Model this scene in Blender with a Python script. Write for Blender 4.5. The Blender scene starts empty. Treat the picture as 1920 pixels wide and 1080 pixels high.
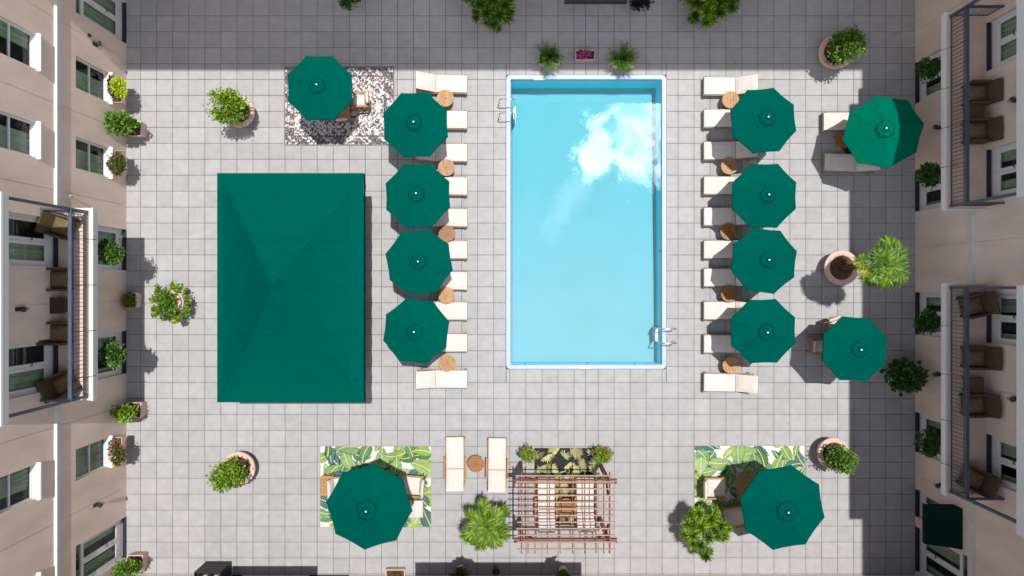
import bpy, math, random
import numpy as np
from mathutils import Vector, Matrix
R = math.radians
random.seed(7)
rng = np.random.default_rng(7)
sc = bpy.context.scene
C = sc.collection

# ---------------------------------------------------------------- camera
H = 25.6                      # drone height in metres; 50 px of the photo = 1 m on the ground
cam = bpy.data.cameras.new('camera'); camo = bpy.data.objects.new('camera', cam); C.objects.link(camo)
camo.location = (0, 0, H); camo.rotation_euler = (0, 0, 0)
cam.sensor_width = 36; cam.lens = 24; cam.clip_start = 0.1; cam.clip_end = 2000
sc.camera = camo
def P(px, py, h=0.0):
    k = (H - h) / H / 50
    return ((px - 960) * k, (540 - py) * k)

# ---------------------------------------------------------------- light
SX, SY = 0.112, 0.187          # shadow of one metre of height falls at (-SX, -SY)
SUN_STRENGTH, SKY_STRENGTH, EXPOSURE = 4.95, 0.072, 0.0
sd = Vector((SX, SY, 1)).normalized()
sun = bpy.data.lights.new('sun', 'SUN'); suno = bpy.data.objects.new('sun', sun); C.objects.link(suno)
sun.energy = SUN_STRENGTH; sun.angle = R(0.6); sun.color = (1, 0.955, 0.895)
suno.rotation_euler = sd.to_track_quat('Z', 'Y').to_euler(); suno.location = (5, 8, 40)
sc.view_settings.view_transform = 'Standard'; sc.view_settings.look = 'None'
sc.view_settings.exposure = EXPOSURE; sc.view_settings.gamma = 1; sc.view_settings.use_curve_mapping = False

w = bpy.data.worlds.new('World'); sc.world = w; w.use_nodes = True
nt = w.node_tree; N = nt.nodes; L = nt.links
for n in list(N): N.remove(n)
def wn(t, **k):
    n = N.new(t)
    for a, b in k.items(): setattr(n, a, b)
    return n
def wm(op, a, b=None, c=None, clamp=False):
    n = wn('ShaderNodeMath', operation=op, use_clamp=clamp)
    for i, v in enumerate((a, b, c)):
        if v is None: continue
        if isinstance(v, (int, float)): n.inputs[i].default_value = v
        else: L.new(v, n.inputs[i])
    return n.outputs[0]
out = wn('ShaderNodeOutputWorld'); bg = wn('ShaderNodeBackground'); bg.inputs[1].default_value = SKY_STRENGTH
sky = wn('ShaderNodeTexSky'); sky.sky_type = 'NISHITA'; sky.sun_disc = False
sky.sun_elevation = math.asin(sd.z); sky.sun_rotation = math.atan2(sd.x, sd.y); sky.altitude = 50
sky.air_density = 1.3; sky.dust_density = 0.2; sky.ozone_density = 2.5
tc = wn('ShaderNodeTexCoord'); sep = wn('ShaderNodeSeparateXYZ'); L.new(tc.outputs['Generated'], sep.inputs[0])
zz = wm('MAXIMUM', sep.outputs[2], 0.06)
gx = wm('DIVIDE', sep.outputs[0], zz); gy = wm('DIVIDE', sep.outputs[1], zz)
cmb = wn('ShaderNodeCombineXYZ'); L.new(gx, cmb.inputs[0]); L.new(gy, cmb.inputs[1])
def noise(scale, detail, rough, off=(0, 0, 0), dist=0.0):
    mp = wn('ShaderNodeMapping'); mp.inputs['Location'].default_value = off; L.new(cmb.outputs[0], mp.inputs[0])
    n = wn('ShaderNodeTexNoise'); n.inputs['Scale'].default_value = scale; n.inputs['Detail'].default_value = detail
    n.inputs['Roughness'].default_value = rough; n.inputs['Distortion'].default_value = dist
    L.new(mp.outputs[0], n.inputs['Vector']); return n.outputs[0]
def blob(cx, cy, rx, ry, ang=0):
    ca, sa = math.cos(ang), math.sin(ang)
    dx = wm('SUBTRACT', gx, cx); dy = wm('SUBTRACT', gy, cy)
    u = wm('ADD', wm('MULTIPLY', dx, ca / rx), wm('MULTIPLY', dy, sa / rx))
    v = wm('ADD', wm('MULTIPLY', dx, -sa / ry), wm('MULTIPLY', dy, ca / ry))
    r = wm('SQRT', wm('ADD', wm('MULTIPLY', u, u), wm('MULTIPLY', v, v)))
    return wm('SUBTRACT', 1.0, r)
def ramp(v, a, b):
    n = wn('ShaderNodeMapRange'); n.interpolation_type = 'SMOOTHSTEP'; n.inputs[1].default_value = a; n.inputs[2].default_value = b
    L.new(v, n.inputs[0]); return n.outputs[0]
# the cumulus near the zenith that the pool mirrors, its trailing wisp, and fair-weather cloud all over the sky
n1 = noise(30, 8, 0.60, dist=0.9); n2 = noise(9, 5, 0.6, (3.1, 1.7, 0)); n3 = noise(1.5, 6, 0.55, (7.7, 2.2, 0)); n4 = noise(16, 6, 0.6, (1, 5, 0), 1.0)
cum = ramp(wm('ADD', blob(0.190, 0.224, 0.090, 0.098, R(-25)), wm('MULTIPLY', wm('SUBTRACT', n1, 0.5), 2.1)), 0.14, 0.46)
n5 = noise(75, 5, 0.6, (4, 2, 0), 1.2)
thick = ramp(wm('ADD', wm('ADD', wm('MULTIPLY', n1, 0.6), wm('MULTIPLY', n5, 0.4)), wm('MULTIPLY', wm('SUBTRACT', n4, 0.5), 0.6)), 0.42, 0.60)
wisp = wm('MULTIPLY', ramp(wm('ADD', blob(0.075, 0.115, 0.155, 0.034, R(58)), wm('MULTIPLY', wm('SUBTRACT', n4, 0.5), 1.5)), 0.15, 0.95), 0.15)
pale = wm('MULTIPLY', ramp(wm('SUBTRACT', wm('MULTIPLY', wm('SUBTRACT', n2, 0.5), 0.12), gy), -0.22, 0.16), 0.10)
field = wm('MULTIPLY', ramp(n3, 0.56, 0.70), wm('MULTIPLY', ramp(wm('ADD', wm('MULTIPLY', gx, gx), wm('MULTIPLY', gy, gy)), 0.25, 0.9), 0.02))
lobe = ramp(wm('ADD', blob(0.124, 0.198, 0.036, 0.046, R(-30)), wm('MULTIPLY', wm('SUBTRACT', n1, 0.5), 2.0)), 0.10, 0.42)  # left cloud lobe, added so it covers the sun's glint in the pool
cum = wm('MAXIMUM', cum, lobe); thick = wm('MAXIMUM', thick, wm('MULTIPLY', lobe, 0.9))
cumv = wm('MULTIPLY', cum, wm('ADD', 0.34, wm('MULTIPLY', thick, 0.66)))
cov = wm('MAXIMUM', wm('MAXIMUM', cumv, wisp), wm('MAXIMUM', pale, field))
CLOUD = 165.0                    # radiance before SKY_STRENGTH
mix = wn('ShaderNodeMix', data_type='RGBA'); L.new(cov, mix.inputs[0]); L.new(sky.outputs[0], mix.inputs[6])
mix.inputs[7].default_value = (CLOUD, CLOUD, CLOUD * 1.02, 1)
L.new(mix.outputs[2], bg.inputs[0]); L.new(bg.outputs[0], out.inputs[0])

# ---------------------------------------------------------------- materials
def srgb(r, g, b):
    f = lambda c: (c / 255 / 12.92) if c <= 10 else ((c / 255 + 0.055) / 1.055) ** 2.4
    return (f(r), f(g), f(b))
MATS = {}
def mat(name, col, rough=0.7, metal=0.0, var=0.12, scale=4.0, bump=0.0, bscale=60.0, island=0.0, col2=None, spec=0.4, trans=0.0, stretch=(1, 1, 1), coords='Object', sheen=0.0):
    """principled material: base colour mottled by noise (toward col2), per-piece variation, fine bump"""
    if name in MATS: return MATS[name]
    m = bpy.data.materials.new(name); m.use_nodes = True; t = m.node_tree; n = t.nodes; l = t.links
    b = n['Principled BSDF']; b.inputs['Roughness'].default_value = rough; b.inputs['Metallic'].default_value = metal
    b.inputs['Specular IOR Level'].default_value = spec
    tcd = n.new('ShaderNodeTexCoord'); mp = n.new('ShaderNodeMapping'); mp.inputs['Scale'].default_value = stretch
    if coords == 'World':
        g = n.new('ShaderNodeNewGeometry'); l.new(g.outputs['Position'], mp.inputs[0])
    else: l.new(tcd.outputs[coords], mp.inputs[0])
    nz = n.new('ShaderNodeTexNoise'); nz.inputs['Scale'].default_value = scale; nz.inputs['Detail'].default_value = 6; nz.inputs['Roughness'].default_value = 0.65
    l.new(mp.outputs[0], nz.inputs['Vector'])
    mx = n.new('ShaderNodeMix'); mx.data_type = 'RGBA'
    c2 = col2 if col2 else tuple(c * (1 - 2.2 * var) for c in col)
    c1 = col if col2 else tuple(min(1, c * (1 + var * 0.9)) for c in col)
    mx.inputs[6].default_value = (*c1, 1); mx.inputs[7].default_value = (*[max(0, c) for c in c2], 1)
    mr = n.new('ShaderNodeMapRange'); mr.inputs[1].default_value = 0.3; mr.inputs[2].default_value = 0.72; l.new(nz.outputs[0], mr.inputs[0]); l.new(mr.outputs[0], mx.inputs[0])
    last = mx.outputs[2]
    if island > 0:
        g = n.new('ShaderNodeNewGeometry'); oi = n.new('ShaderNodeObjectInfo')
        ad = n.new('ShaderNodeMath'); ad.operation = 'ADD'; l.new(g.outputs['Random Per Island'], ad.inputs[0]); l.new(oi.outputs['Random'], ad.inputs[1])
        fr = n.new('ShaderNodeMath'); fr.operation = 'FRACT'; l.new(ad.outputs[0], fr.inputs[0])
        m2 = n.new('ShaderNodeMapRange'); m2.inputs[3].default_value = 1 - island; m2.inputs[4].default_value = 1 + island; l.new(fr.outputs[0], m2.inputs[0])
        hs = n.new('ShaderNodeHueSaturation'); l.new(m2.outputs[0], hs.inputs['Value']); l.new(last, hs.inputs['Color']); last = hs.outputs[0]
    l.new(last, b.inputs['Base Color'])
    if bump > 0:
        nb = n.new('ShaderNodeTexNoise'); nb.inputs['Scale'].default_value = bscale; nb.inputs['Detail'].default_value = 4; l.new(mp.outputs[0], nb.inputs['Vector'])
        bp = n.new('ShaderNodeBump'); bp.inputs['Strength'].default_value = bump; bp.inputs['Distance'].default_value = 0.02; l.new(nb.outputs[0], bp.inputs['Height']); l.new(bp.outputs[0], b.inputs['Normal'])
    if trans > 0:
        tr = n.new('ShaderNodeBsdfTranslucent'); l.new(last, tr.inputs[0]); ms = n.new('ShaderNodeMixShader'); ms.inputs[0].default_value = trans
        l.new(b.outputs[0], ms.inputs[1]); l.new(tr.outputs[0], ms.inputs[2]); l.new(ms.outputs[0], n['Material Output'].inputs[0])
    MATS[name] = m; return m
def leafmat(name, a, b, dark=0.45):
    if name in MATS: return MATS[name]
    m = bpy.data.materials.new(name); m.use_nodes = True; t = m.node_tree; n = t.nodes; l = t.links
    bs = n['Principled BSDF']; bs.inputs['Roughness'].default_value = 0.5; bs.inputs['Specular IOR Level'].default_value = 0.35
    g = n.new('ShaderNodeNewGeometry'); cr = n.new('ShaderNodeValToRGB'); l.new(g.outputs['Random Per Island'], cr.inputs[0])
    e = cr.color_ramp.elements; e[0].color = (*[c * dark for c in a], 1); e[1].color = (*b, 1); e[1].position = 0.95
    x = e.new(0.5); x.color = (*a, 1)
    l.new(cr.outputs[0], bs.inputs['Base Color'])
    tr = n.new('ShaderNodeBsdfTranslucent'); l.new(cr.outputs[0], tr.inputs[0]); ms = n.new('ShaderNodeMixShader'); ms.inputs[0].default_value = 0.3
    l.new(bs.outputs[0], ms.inputs[1]); l.new(tr.outputs[0], ms.inputs[2]); l.new(ms.outputs[0], n['Material Output'].inputs[0])
    MATS[name] = m; return m
def vcmat(name, rough=0.85):
    m = bpy.data.materials.new(name); m.use_nodes = True; t = m.node_tree; n = t.nodes; l = t.links
    b = n['Principled BSDF']; b.inputs['Roughness'].default_value = rough; b.inputs['Specular IOR Level'].default_value = 0.15
    a = n.new('ShaderNodeAttribute'); a.attribute_name = 'print'; l.new(a.outputs[0], b.inputs['Base Color'])
    nb = n.new('ShaderNodeTexNoise'); nb.inputs['Scale'].default_value = 150; tcd = n.new('ShaderNodeTexCoord'); l.new(tcd.outputs['Object'], nb.inputs[0])
    bp = n.new('ShaderNodeBump'); bp.inputs['Strength'].default_value = 0.3; bp.inputs['Distance'].default_value = 0.01; l.new(nb.outputs[0], bp.inputs['Height']); l.new(bp.outputs[0], b.inputs['Normal'])
    return m
def glassmat(name, tint, ior, rough=0.0, ripple=0.0, vol=None):
    m = bpy.data.materials.new(name); m.use_nodes = True; t = m.node_tree; n = t.nodes; l = t.links
    n.remove(n['Principled BSDF']); o = n['Material Output']
    tr = n.new('ShaderNodeBsdfTransparent'); tr.inputs[0].default_value = (*tint, 1)
    gl = n.new('ShaderNodeBsdfGlossy'); gl.inputs['Roughness'].default_value = rough
    fr = n.new('ShaderNodeFresnel'); fr.inputs[0].default_value = ior
    ms = n.new('ShaderNodeMixShader'); gb = n.new('ShaderNodeNewGeometry'); iv = n.new('ShaderNodeMath'); iv.operation = 'SUBTRACT'; iv.inputs[0].default_value = 1; l.new(gb.outputs['Backfacing'], iv.inputs[1])
    mu = n.new('ShaderNodeMath'); mu.operation = 'MULTIPLY'; l.new(fr.outputs[0], mu.inputs[0]); l.new(iv.outputs[0], mu.inputs[1]); l.new(mu.outputs[0], ms.inputs[0]); l.new(tr.outputs[0], ms.inputs[1]); l.new(gl.outputs[0], ms.inputs[2]); l.new(ms.outputs[0], o.inputs[0])
    if ripple > 0:
        tcd = n.new('ShaderNodeTexCoord'); nb = n.new('ShaderNodeTexNoise'); nb.inputs['Scale'].default_value = 5.0; nb.inputs['Detail'].default_value = 3; nb.inputs['Roughness'].default_value = 0.5
        nb.inputs['Distortion'].default_value = 0.8
        l.new(tcd.outputs['Object'], nb.inputs[0]); bp = n.new('ShaderNodeBump'); bp.inputs['Strength'].default_value = ripple; bp.inputs['Distance'].default_value = 0.02
        l.new(nb.outputs[0], bp.inputs['Height']); l.new(bp.outputs[0], gl.inputs['Normal'])
    if vol:
        va = n.new('ShaderNodeVolumeAbsorption'); va.inputs[0].default_value = (*vol[0], 1); va.inputs[1].default_value = vol[1]; l.new(va.outputs[0], o.inputs[1])
    return m

M_paver = mat('concrete_paver', (0.348, 0.347, 0.356), 0.85, var=0.055, scale=3.0, bump=0.25, bscale=90, island=0.055, coords='World', spec=0.25)
M_joint = mat('sanded_joint', (0.10, 0.10, 0.108), 0.95, var=0.2, scale=3, bump=0.2, coords='World')
M_stucco = mat('pink_beige_stucco', (0.745, 0.61, 0.53), 0.92, var=0.07, scale=1.4, bump=0.35, bscale=70, coords='World', spec=0.15, stretch=(1, 1, 0.35))
M_white = mat('white_paint', (0.70, 0.70, 0.715), 0.5, var=0.03, scale=5, bump=0.05)
M_whitestone = mat('white_trim_stone', (0.62, 0.61, 0.60), 0.7, var=0.06, scale=3, bump=0.1)
M_balfloor = mat('balcony_floor', (0.60, 0.47, 0.40), 0.8, var=0.06, scale=3, bump=0.1)
M_navy = mat('dark_threshold_metal', (0.012, 0.016, 0.035), 0.45, var=0.1)
M_rail = mat('blue_grey_steel', (0.08, 0.10, 0.145), 0.45, metal=0.3, var=0.1)
M_black = mat('black_metal', (0.012, 0.012, 0.014), 0.5, var=0.1)
M_roof = mat('roof_membrane', (0.3, 0.29, 0.28), 0.9)
M_int = mat('dim_interior', (0.05, 0.047, 0.042), 0.9)
M_green = mat('green_canvas', (0.0, 0.076, 0.060), 0.9, var=0.04, scale=2.5, bump=0.06, bscale=25, spec=0.0, trans=0.05)
M_greendark = mat('bottle_green_awning', (0.001, 0.022, 0.017), 0.9, var=0.06, scale=3, bump=0.1, spec=0.1)
M_greenlit = mat('sunlit_green_canvas', (0.0, 0.125, 0.078), 0.9, var=0.05, scale=3, bump=0.08, bscale=25, spec=0.0, trans=0.05)  # green canvas lightened in colour for the sun on the tilted canopy
M_vent = mat('green_canvas_fold', (0.0, 0.074, 0.061), 0.9, var=0.06, scale=14, bump=0.5, bscale=18, spec=0.0)
M_alu = mat('pale_aluminium', (0.7, 0.74, 0.74), 0.35, metal=0.3, var=0.03)
M_polewood = mat('umbrella_pole_wood', (0.30, 0.17, 0.08), 0.55, var=0.15, stretch=(6, 6, 0.5))
M_teak = mat('teak', (0.36, 0.195, 0.08), 0.6, var=0.16, scale=5, bump=0.1, stretch=(1, 8, 8))
M_teakgrey = mat('weathered_teak', (0.33, 0.235, 0.155), 0.7, var=0.15, scale=5, bump=0.1, stretch=(1, 8, 8))
M_teakround = mat('teak_table', (0.38, 0.205, 0.075), 0.5, var=0.2, scale=6, bump=0.1, stretch=(8, 1, 1), island=0.14)
M_teakdark = mat('teak_table_dark', (0.27, 0.125, 0.032), 0.5, var=0.2, scale=6, bump=0.1, stretch=(8, 1, 1), island=0.14)
M_cush = mat('cream_cushion', (0.585, 0.545, 0.515), 0.9, var=0.04, scale=5, bump=0.15, bscale=14, spec=0.1)
M_cedar = mat('red_cedar', (0.19, 0.068, 0.042), 0.65, var=0.16, scale=5, bump=0.15, stretch=(3, 3, 1))
M_cedarlight = mat('red_cedar_slat', (0.42, 0.255, 0.205), 0.65, var=0.14, scale=5, bump=0.15, stretch=(1, 8, 8))
M_terra = mat('pink_terracotta', (0.60, 0.435, 0.365), 0.8, var=0.09, scale=5, bump=0.15, bscale=40)
M_soil = mat('bark_soil', (0.13, 0.065, 0.035), 0.95, var=0.5, scale=30, bump=1.0, bscale=40)
M_trunk = mat('palm_bark', (0.11, 0.07, 0.045), 0.95, var=0.4, scale=14, bump=0.9, bscale=30)
M_stem = mat('green_brown_stem', (0.09, 0.08, 0.03), 0.8)
M_wick = mat('brown_wicker', (0.105, 0.07, 0.032), 0.75, var=0.25, scale=18, bump=0.9, bscale=70)
M_wickseat = mat('wicker_seat_cushion', (0.16, 0.11, 0.06), 0.85, var=0.2, scale=10, bump=0.3)
M_coping = mat('pale_blue_coping', (0.35, 0.44, 0.62), 0.5, var=0.03, scale=4)
M_pool = mat('pool_plaster', (0.49, 0.375, 0.425), 0.6, var=0.025, scale=0.8, coords='World')
M_poolwall = mat('brightened_pool_wall', (0.03, 0.85, 0.97), 0.5, var=0.03)  # over-bright turquoise, the water's glow on shaded walls put into the colour
M_chrome = mat('stainless_steel', (0.7, 0.72, 0.74), 0.18, metal=1.0, var=0.02)
M_curt = mat('sage_curtain', (0.44, 0.50, 0.37), 0.9, var=0.14, scale=3, stretch=(1, 1, 0.2))
M_lamp = mat('lantern_metal', (0.05, 0.055, 0.05), 0.5, metal=0.4)
M_frost = mat('lantern_glass', (0.35, 0.36, 0.30), 0.3)
G_win = glassmat('window_glass', (0.86, 0.90, 0.89), 1.45)
G_wat = glassmat('pool_water', (1, 1, 1), 1.78, rough=0.0, ripple=0.022, vol=((0.0, 0.93, 0.98), 0.74))
LF = {
 'fern': leafmat('leaf_fern', (0.055, 0.15, 0.02), (0.14, 0.27, 0.04)),
 'fresh': leafmat('leaf_fresh', (0.13, 0.25, 0.015), (0.33, 0.48, 0.04)),
 'green': leafmat('leaf_green', (0.07, 0.17, 0.016), (0.20, 0.33, 0.035)),
 'dark': leafmat('leaf_dark', (0.03, 0.095, 0.018), (0.09, 0.20, 0.035)),
 'lime': leafmat('leaf_lime', (0.34, 0.45, 0.015), (0.58, 0.66, 0.05), 0.7),
 'olive': leafmat('leaf_olive', (0.085, 0.09, 0.02), (0.24, 0.20, 0.07)),
 'purple': leafmat('leaf_purple', (0.035, 0.014, 0.028), (0.10, 0.04, 0.08)),
 'palm': leafmat('leaf_palm', (0.13, 0.25, 0.018), (0.36, 0.50, 0.04), 0.5),
 'palmdark': leafmat('leaf_palm_dark', (0.07, 0.16, 0.018), (0.21, 0.34, 0.035), 0.5),
 'yellow': leafmat('leaf_yellow', (0.30, 0.30, 0.03), (0.42, 0.40, 0.06)),
 'magenta': leafmat('petal_magenta', (0.50, 0.05, 0.22), (0.80, 0.22, 0.50)),
 'red': leafmat('petal_red', (0.40, 0.05, 0.03), (0.60, 0.16, 0.10)),
 'pink': leafmat('petal_pink', (0.62, 0.30, 0.26), (0.75, 0.50, 0.42), 0.8),
 'cream': leafmat('petal_cream', (0.55, 0.50, 0.30), (0.75, 0.70, 0.50), 0.8),
 'black': leafmat('leaf_blackish', (0.012, 0.012, 0.016), (0.03, 0.03, 0.035)),
}

# ---------------------------------------------------------------- mesh helpers
class MB:
    def __init__(s): s.v = []; s.f = []; s.T = None
    def add(s, vs, fs):
        o = len(s.v)
        if s.T is not None: vs = [tuple(s.T @ Vector(p)) for p in vs]
        s.v += [tuple(p) for p in vs]; s.f += [tuple(i + o for i in f) for f in fs]; return s
    def box(s, x0, x1, y0, y1, z0, z1):
        vs = [(x, y, z) for z in (z0, z1) for y in (y0, y1) for x in (x0, x1)]
        return s.add(vs, [(0, 2, 3, 1), (4, 5, 7, 6), (0, 1, 5, 4), (2, 6, 7, 3), (0, 4, 6, 2), (1, 3, 7, 5)])
    def cbox(s, x0, x1, y0, y1, z0, z1, c=0.01):
        """box with chamfered top and vertical edges"""
        def ring(i, z): return [(x0 + i + c, y0 + i, z), (x1 - i - c, y0 + i, z), (x1 - i, y0 + i + c, z), (x1 - i, y1 - i - c, z), (x1 - i - c, y1 - i, z), (x0 + i + c, y1 - i, z), (x0 + i, y1 - i - c, z), (x0 + i, y0 + i + c, z)]
        vs = ring(c, z0) + ring(0, z0 + c) + ring(0, z1 - c) + ring(c, z1)
        fs = [tuple(range(7, -1, -1)), tuple(range(24, 32))]
        for r in range(3):
            for i in range(8): fs.append((r * 8 + i, r * 8 + (i + 1) % 8, r * 8 + 8 + (i + 1) % 8, r * 8 + 8 + i))
        return s.add(vs, fs)
    def bar(s, a, b, w_, h_, up=(0, 0, 1)):
        a = Vector(a); b = Vector(b); d = (b - a); ln = d.length; d.normalize(); u = Vector(up)
        if abs(d.dot(u)) > 0.99: u = Vector((1, 0, 0))
        x = d.cross(u).normalized(); z = x.cross(d).normalized()
        vs = [p + x * (sx * w_ / 2) + z * (sz * h_ / 2) for p in (a, b) for sx, sz in ((-1, -1), (1, -1), (1, 1), (-1, 1))]
        return s.add(vs, [(0, 3, 2, 1), (4, 5, 6, 7), (0, 1, 5, 4), (1, 2, 6, 5), (2, 3, 7, 6), (3, 0, 4, 7)])
    def tube(s, pts, r, n=8, r2=None):
        pts = [Vector(p) for p in pts]; vs = []; m = len(pts)
        for i, p in enumerate(pts):
            d = (pts[min(i + 1, m - 1)] - pts[max(i - 1, 0)]).normalized()
            u = Vector((0, 0, 1)) if abs(d.z) < 0.95 else Vector((1, 0, 0))
            x = d.cross(u).normalized(); y = x.cross(d)
            rr = r if r2 is None else r + (r2 - r) * i / (m - 1)
            vs += [p + (x * math.cos(2 * math.pi * k / n) + y * math.sin(2 * math.pi * k / n)) * rr for k in range(n)]
        fs = [tuple(range(n - 1, -1, -1)), tuple((m - 1) * n + k for k in range(n))]
        for i in range(m - 1):
            for k in range(n): fs.append((i * n + k, i * n + (k + 1) % n, (i + 1) * n + (k + 1) % n, (i + 1) * n + k))
        return s.add(vs, fs)
    def lathe(s, prof, n=24, c=(0, 0, 0), sq=None):
        """prof = (r, z) pairs"""
        vs = []; 
        for r, z in prof:
            for k in range(n):
                a = 2 * math.pi * k / n
                vs.append((c[0] + r * math.cos(a), c[1] + r * math.sin(a), c[2] + z))
        fs = []
        for i in range(len(prof) - 1):
            for k in range(n): fs.append((i * n + k, i * n + (k + 1) % n, (i + 1) * n + (k + 1) % n, (i + 1) * n + k))
        fs.append(tuple(range(n - 1, -1, -1))); fs.append(tuple((len(prof) - 1) * n + k for k in range(n)))
        return s.add(vs, fs)
    def build(s, name, m, parent=None, loc=(0, 0, 0), smooth=False, rel=False):
        if rel and parent is not None:
            p = Vector((0, 0, 0)); q = parent
            while q is not None: p += q.location; q = q.parent
            s.v = [(a - p.x, b - p.y, c - p.z) for a, b, c in s.v]
        me = bpy.data.meshes.new(name); me.from_pydata(s.v, [], s.f); me.update()
        if m: me.materials.append(m)
        if smooth: me.polygons.foreach_set('use_smooth', [True] * len(me.polygons))
        o = bpy.data.objects.new(name, me); C.objects.link(o); o.location = loc
        if parent is not None: o.parent = parent
        return o
def tag(o, label=None, cat=None, group=None, kind=None):
    if label: o['label'] = label
    if cat: o['category'] = cat
    if group: o['group'] = group
    if kind: o['kind'] = kind
    return o
def thing(name, label, cat, loc=(0, 0, 0), rz=0, group=None):
    o = bpy.data.objects.new(name, None); o.empty_display_size = 0.2; C.objects.link(o); o.location = loc; o.rotation_euler = (0, 0, rz)
    return tag(o, label, cat, group)
def copy_tree(o, parent=None):
    c = o.copy(); C.objects.link(c)
    if parent is not None: c.parent = parent
    for ch in list(o.children): copy_tree(ch, c)
    return c
def place(proto, used, loc, rz, label, group=None):
    o = proto if not used else copy_tree(proto)
    o.location = loc; o.rotation_euler = (0, 0, rz); o['label'] = label
    if group: o['group'] = group
    return o

# ---------------------------------------------------------------- ground, paving
POOL = (949, 1249, 141, 692)
px0, px1, py0, py1 = (POOL[0] - 960) / 50, (POOL[1] - 960) / 50, (540 - POOL[3]) / 50, (540 - POOL[2]) / 50
g = MB(); Z = -0.014; B = 300
for a in ((-B, B, py1 - .06, B), (-B, B, -B, py0 + .06), (-B, px0 + .06, py0 + .06, py1 - .06), (px1 - .06, B, py0 + .06, py1 - .06)):
    g.add([(a[0], a[2], Z), (a[1], a[2], Z), (a[1], a[3], Z), (a[0], a[3], Z)], [(0, 1, 2, 3)])
ground = tag(g.build('ground', M_joint), 'dark sanded bed under the courtyard paving', kind='structure')
patio = bpy.data.objects.new('patio', None); C.objects.link(patio); tag(patio, 'pale grey square concrete paving of the courtyard', kind='structure')
xs = [233.5 + 30.1 * i for i in range(29)] + [1098.0, 1121.6] + [1121.6 + 29.95 * k for k in range(1, 21)]
ys = [29.5 + 29.9 * k for k in range(-1, 37)]
tiles = []
for i in range(len(xs) - 1):
    for j in range(len(ys) - 1):
        a, b, c, d = xs[i], xs[i + 1], ys[j], ys[j + 1]
        rects = [(a, b, c, d)]
        if a < POOL[1] and b > POOL[0] and c < POOL[3] and d > POOL[2]:
            rects = []
            if a < POOL[0]: rects.append((a, POOL[0] - .3, c, d))
            if b > POOL[1]: rects.append((POOL[1] + .3, b, c, d))
            m0, m1 = max(a, POOL[0]), min(b, POOL[1])
            if c < POOL[2]: rects.append((m0, m1, c, POOL[2] - .3))
            if d > POOL[3]: rects.append((m0, m1, POOL[3] + .3, d))
        tiles += [r for r in rects if r[1] - r[0] > 1.5 and r[3] - r[2] > 1.5]
def tile_mb(mb, cx, cy, hx, hy, z, tx=0, ty=0):
    gp = 0.0075; hx -= gp; hy -= gp; c = 0.006
    vs = []
    for (e, zz_) in ((0, -0.03), (0, -c), (c, 0)):
        for sx, sy in ((-1, -1), (1, -1), (1, 1), (-1, 1)):
            x, y = sx * (hx - e), sy * (hy - e); vs.append((cx + x, cy + y, z + zz_ + x * tx + y * ty))
    fs = [(8, 9, 10, 11)]
    for r in (0, 4):
        for k in range(4): fs.append((r + k, r + (k + 1) % 4, r + 4 + (k + 1) % 4, r + 4 + k))
    mb.add(vs, fs)
def covered(r):
    cx, cy = (r[0] + r[1]) / 2, (r[2] + r[3]) / 2
    if 405 < cx < 690 and 320 < cy < 760: return True
    for ux, uy in ((780, 230), (782, 370), (781, 491), (782, 620), (1431, 228), (1433, 362), (1430, 492), (1434, 618), (692, 950), (1467, 952), (1602, 658), (596, 162), (1655, 247)):
        if (ux - cx) ** 2 + (uy - cy) ** 2 < 62 ** 2: return True
    return cx < 245 or cx > 1710 or cy < 10 or cy > 1070
full = [r for r in tiles if (r[1] - r[0]) > 28 and (r[3] - r[2]) > 28 and not covered(r)]
full.sort(key=lambda r: ((r[0] + r[1]) / 2 - 960) ** 2 + ((r[2] + r[3]) / 2 - 540) ** 2)
single = set(full[:300]); cache = {}; rest = MB()
for r in tiles:
    cx, cy = (r[0] + r[1]) / 2, (r[2] + r[3]) / 2; X, Y = (cx - 960) / 50, (540 - cy) / 50; hx, hy = (r[1] - r[0]) / 100, (r[3] - r[2]) / 100
    z = random.uniform(-.0012, .0012); tx, ty = random.gauss(0, .0012), random.gauss(0, .0012)
    if r in single:
        key = (round(hx, 3), round(hy, 3))
        if key not in cache:
            t = MB(); tile_mb(t, 0, 0, hx, hy, 0); o = t.build('paving_slab', M_paver, patio); cache[key] = o.data
        else:
            o = bpy.data.objects.new('paving_slab', cache[key]); C.objects.link(o); o.parent = patio
        o.location = (X, Y, z); o.rotation_euler = (ty, -tx, 0)
    else: tile_mb(rest, X, Y, hx, hy, z, tx, ty)
tag(rest.build('paving', M_paver, patio), kind='stuff')

# ---------------------------------------------------------------- pool
def rrect(x0, x1, y0, y1, r, n=6):
    pts = []
    for cx, cy, a0 in ((x1 - r, y0 + r, -90), (x1 - r, y1 - r, 0), (x0 + r, y1 - r, 90), (x0 + r, y0 + r, 180)):
        for k in range(n + 1):
            a = R(a0 + 90 * k / n); pts.append((cx + r * math.cos(a), cy + r * math.sin(a)))
    return pts
pool = thing('swimming_pool', 'long rectangular turquoise swimming pool with pale blue rim mirroring a white cloud', 'swimming pool', ((px0 + px1) / 2, (py0 + py1) / 2, 0))
ix0, ix1, iy0, iy1 = px0 + .165, px1 - .165, py0 + .165, py1 - .165
cp = MB(); rings = []
for e, z, rr in ((0, -.02, .17), (0, .03, .17), (.02, .045, .15), (.145, .04, .05), (.165, .02, .04), (.165, -.12, .04), (.185, -.14, .02)):
    rings.append([(x, y, z) for x, y in rrect(px0 + e, px1 - e, py0 + e, py1 - e, rr)])
n_ = len(rings[0]); fs = []
for i in range(len(rings) - 1):
    for k in range(n_): fs.append((i * n_ + k, i * n_ + (k + 1) % n_, (i + 1) * n_ + (k + 1) % n_, (i + 1) * n_ + k))
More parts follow.
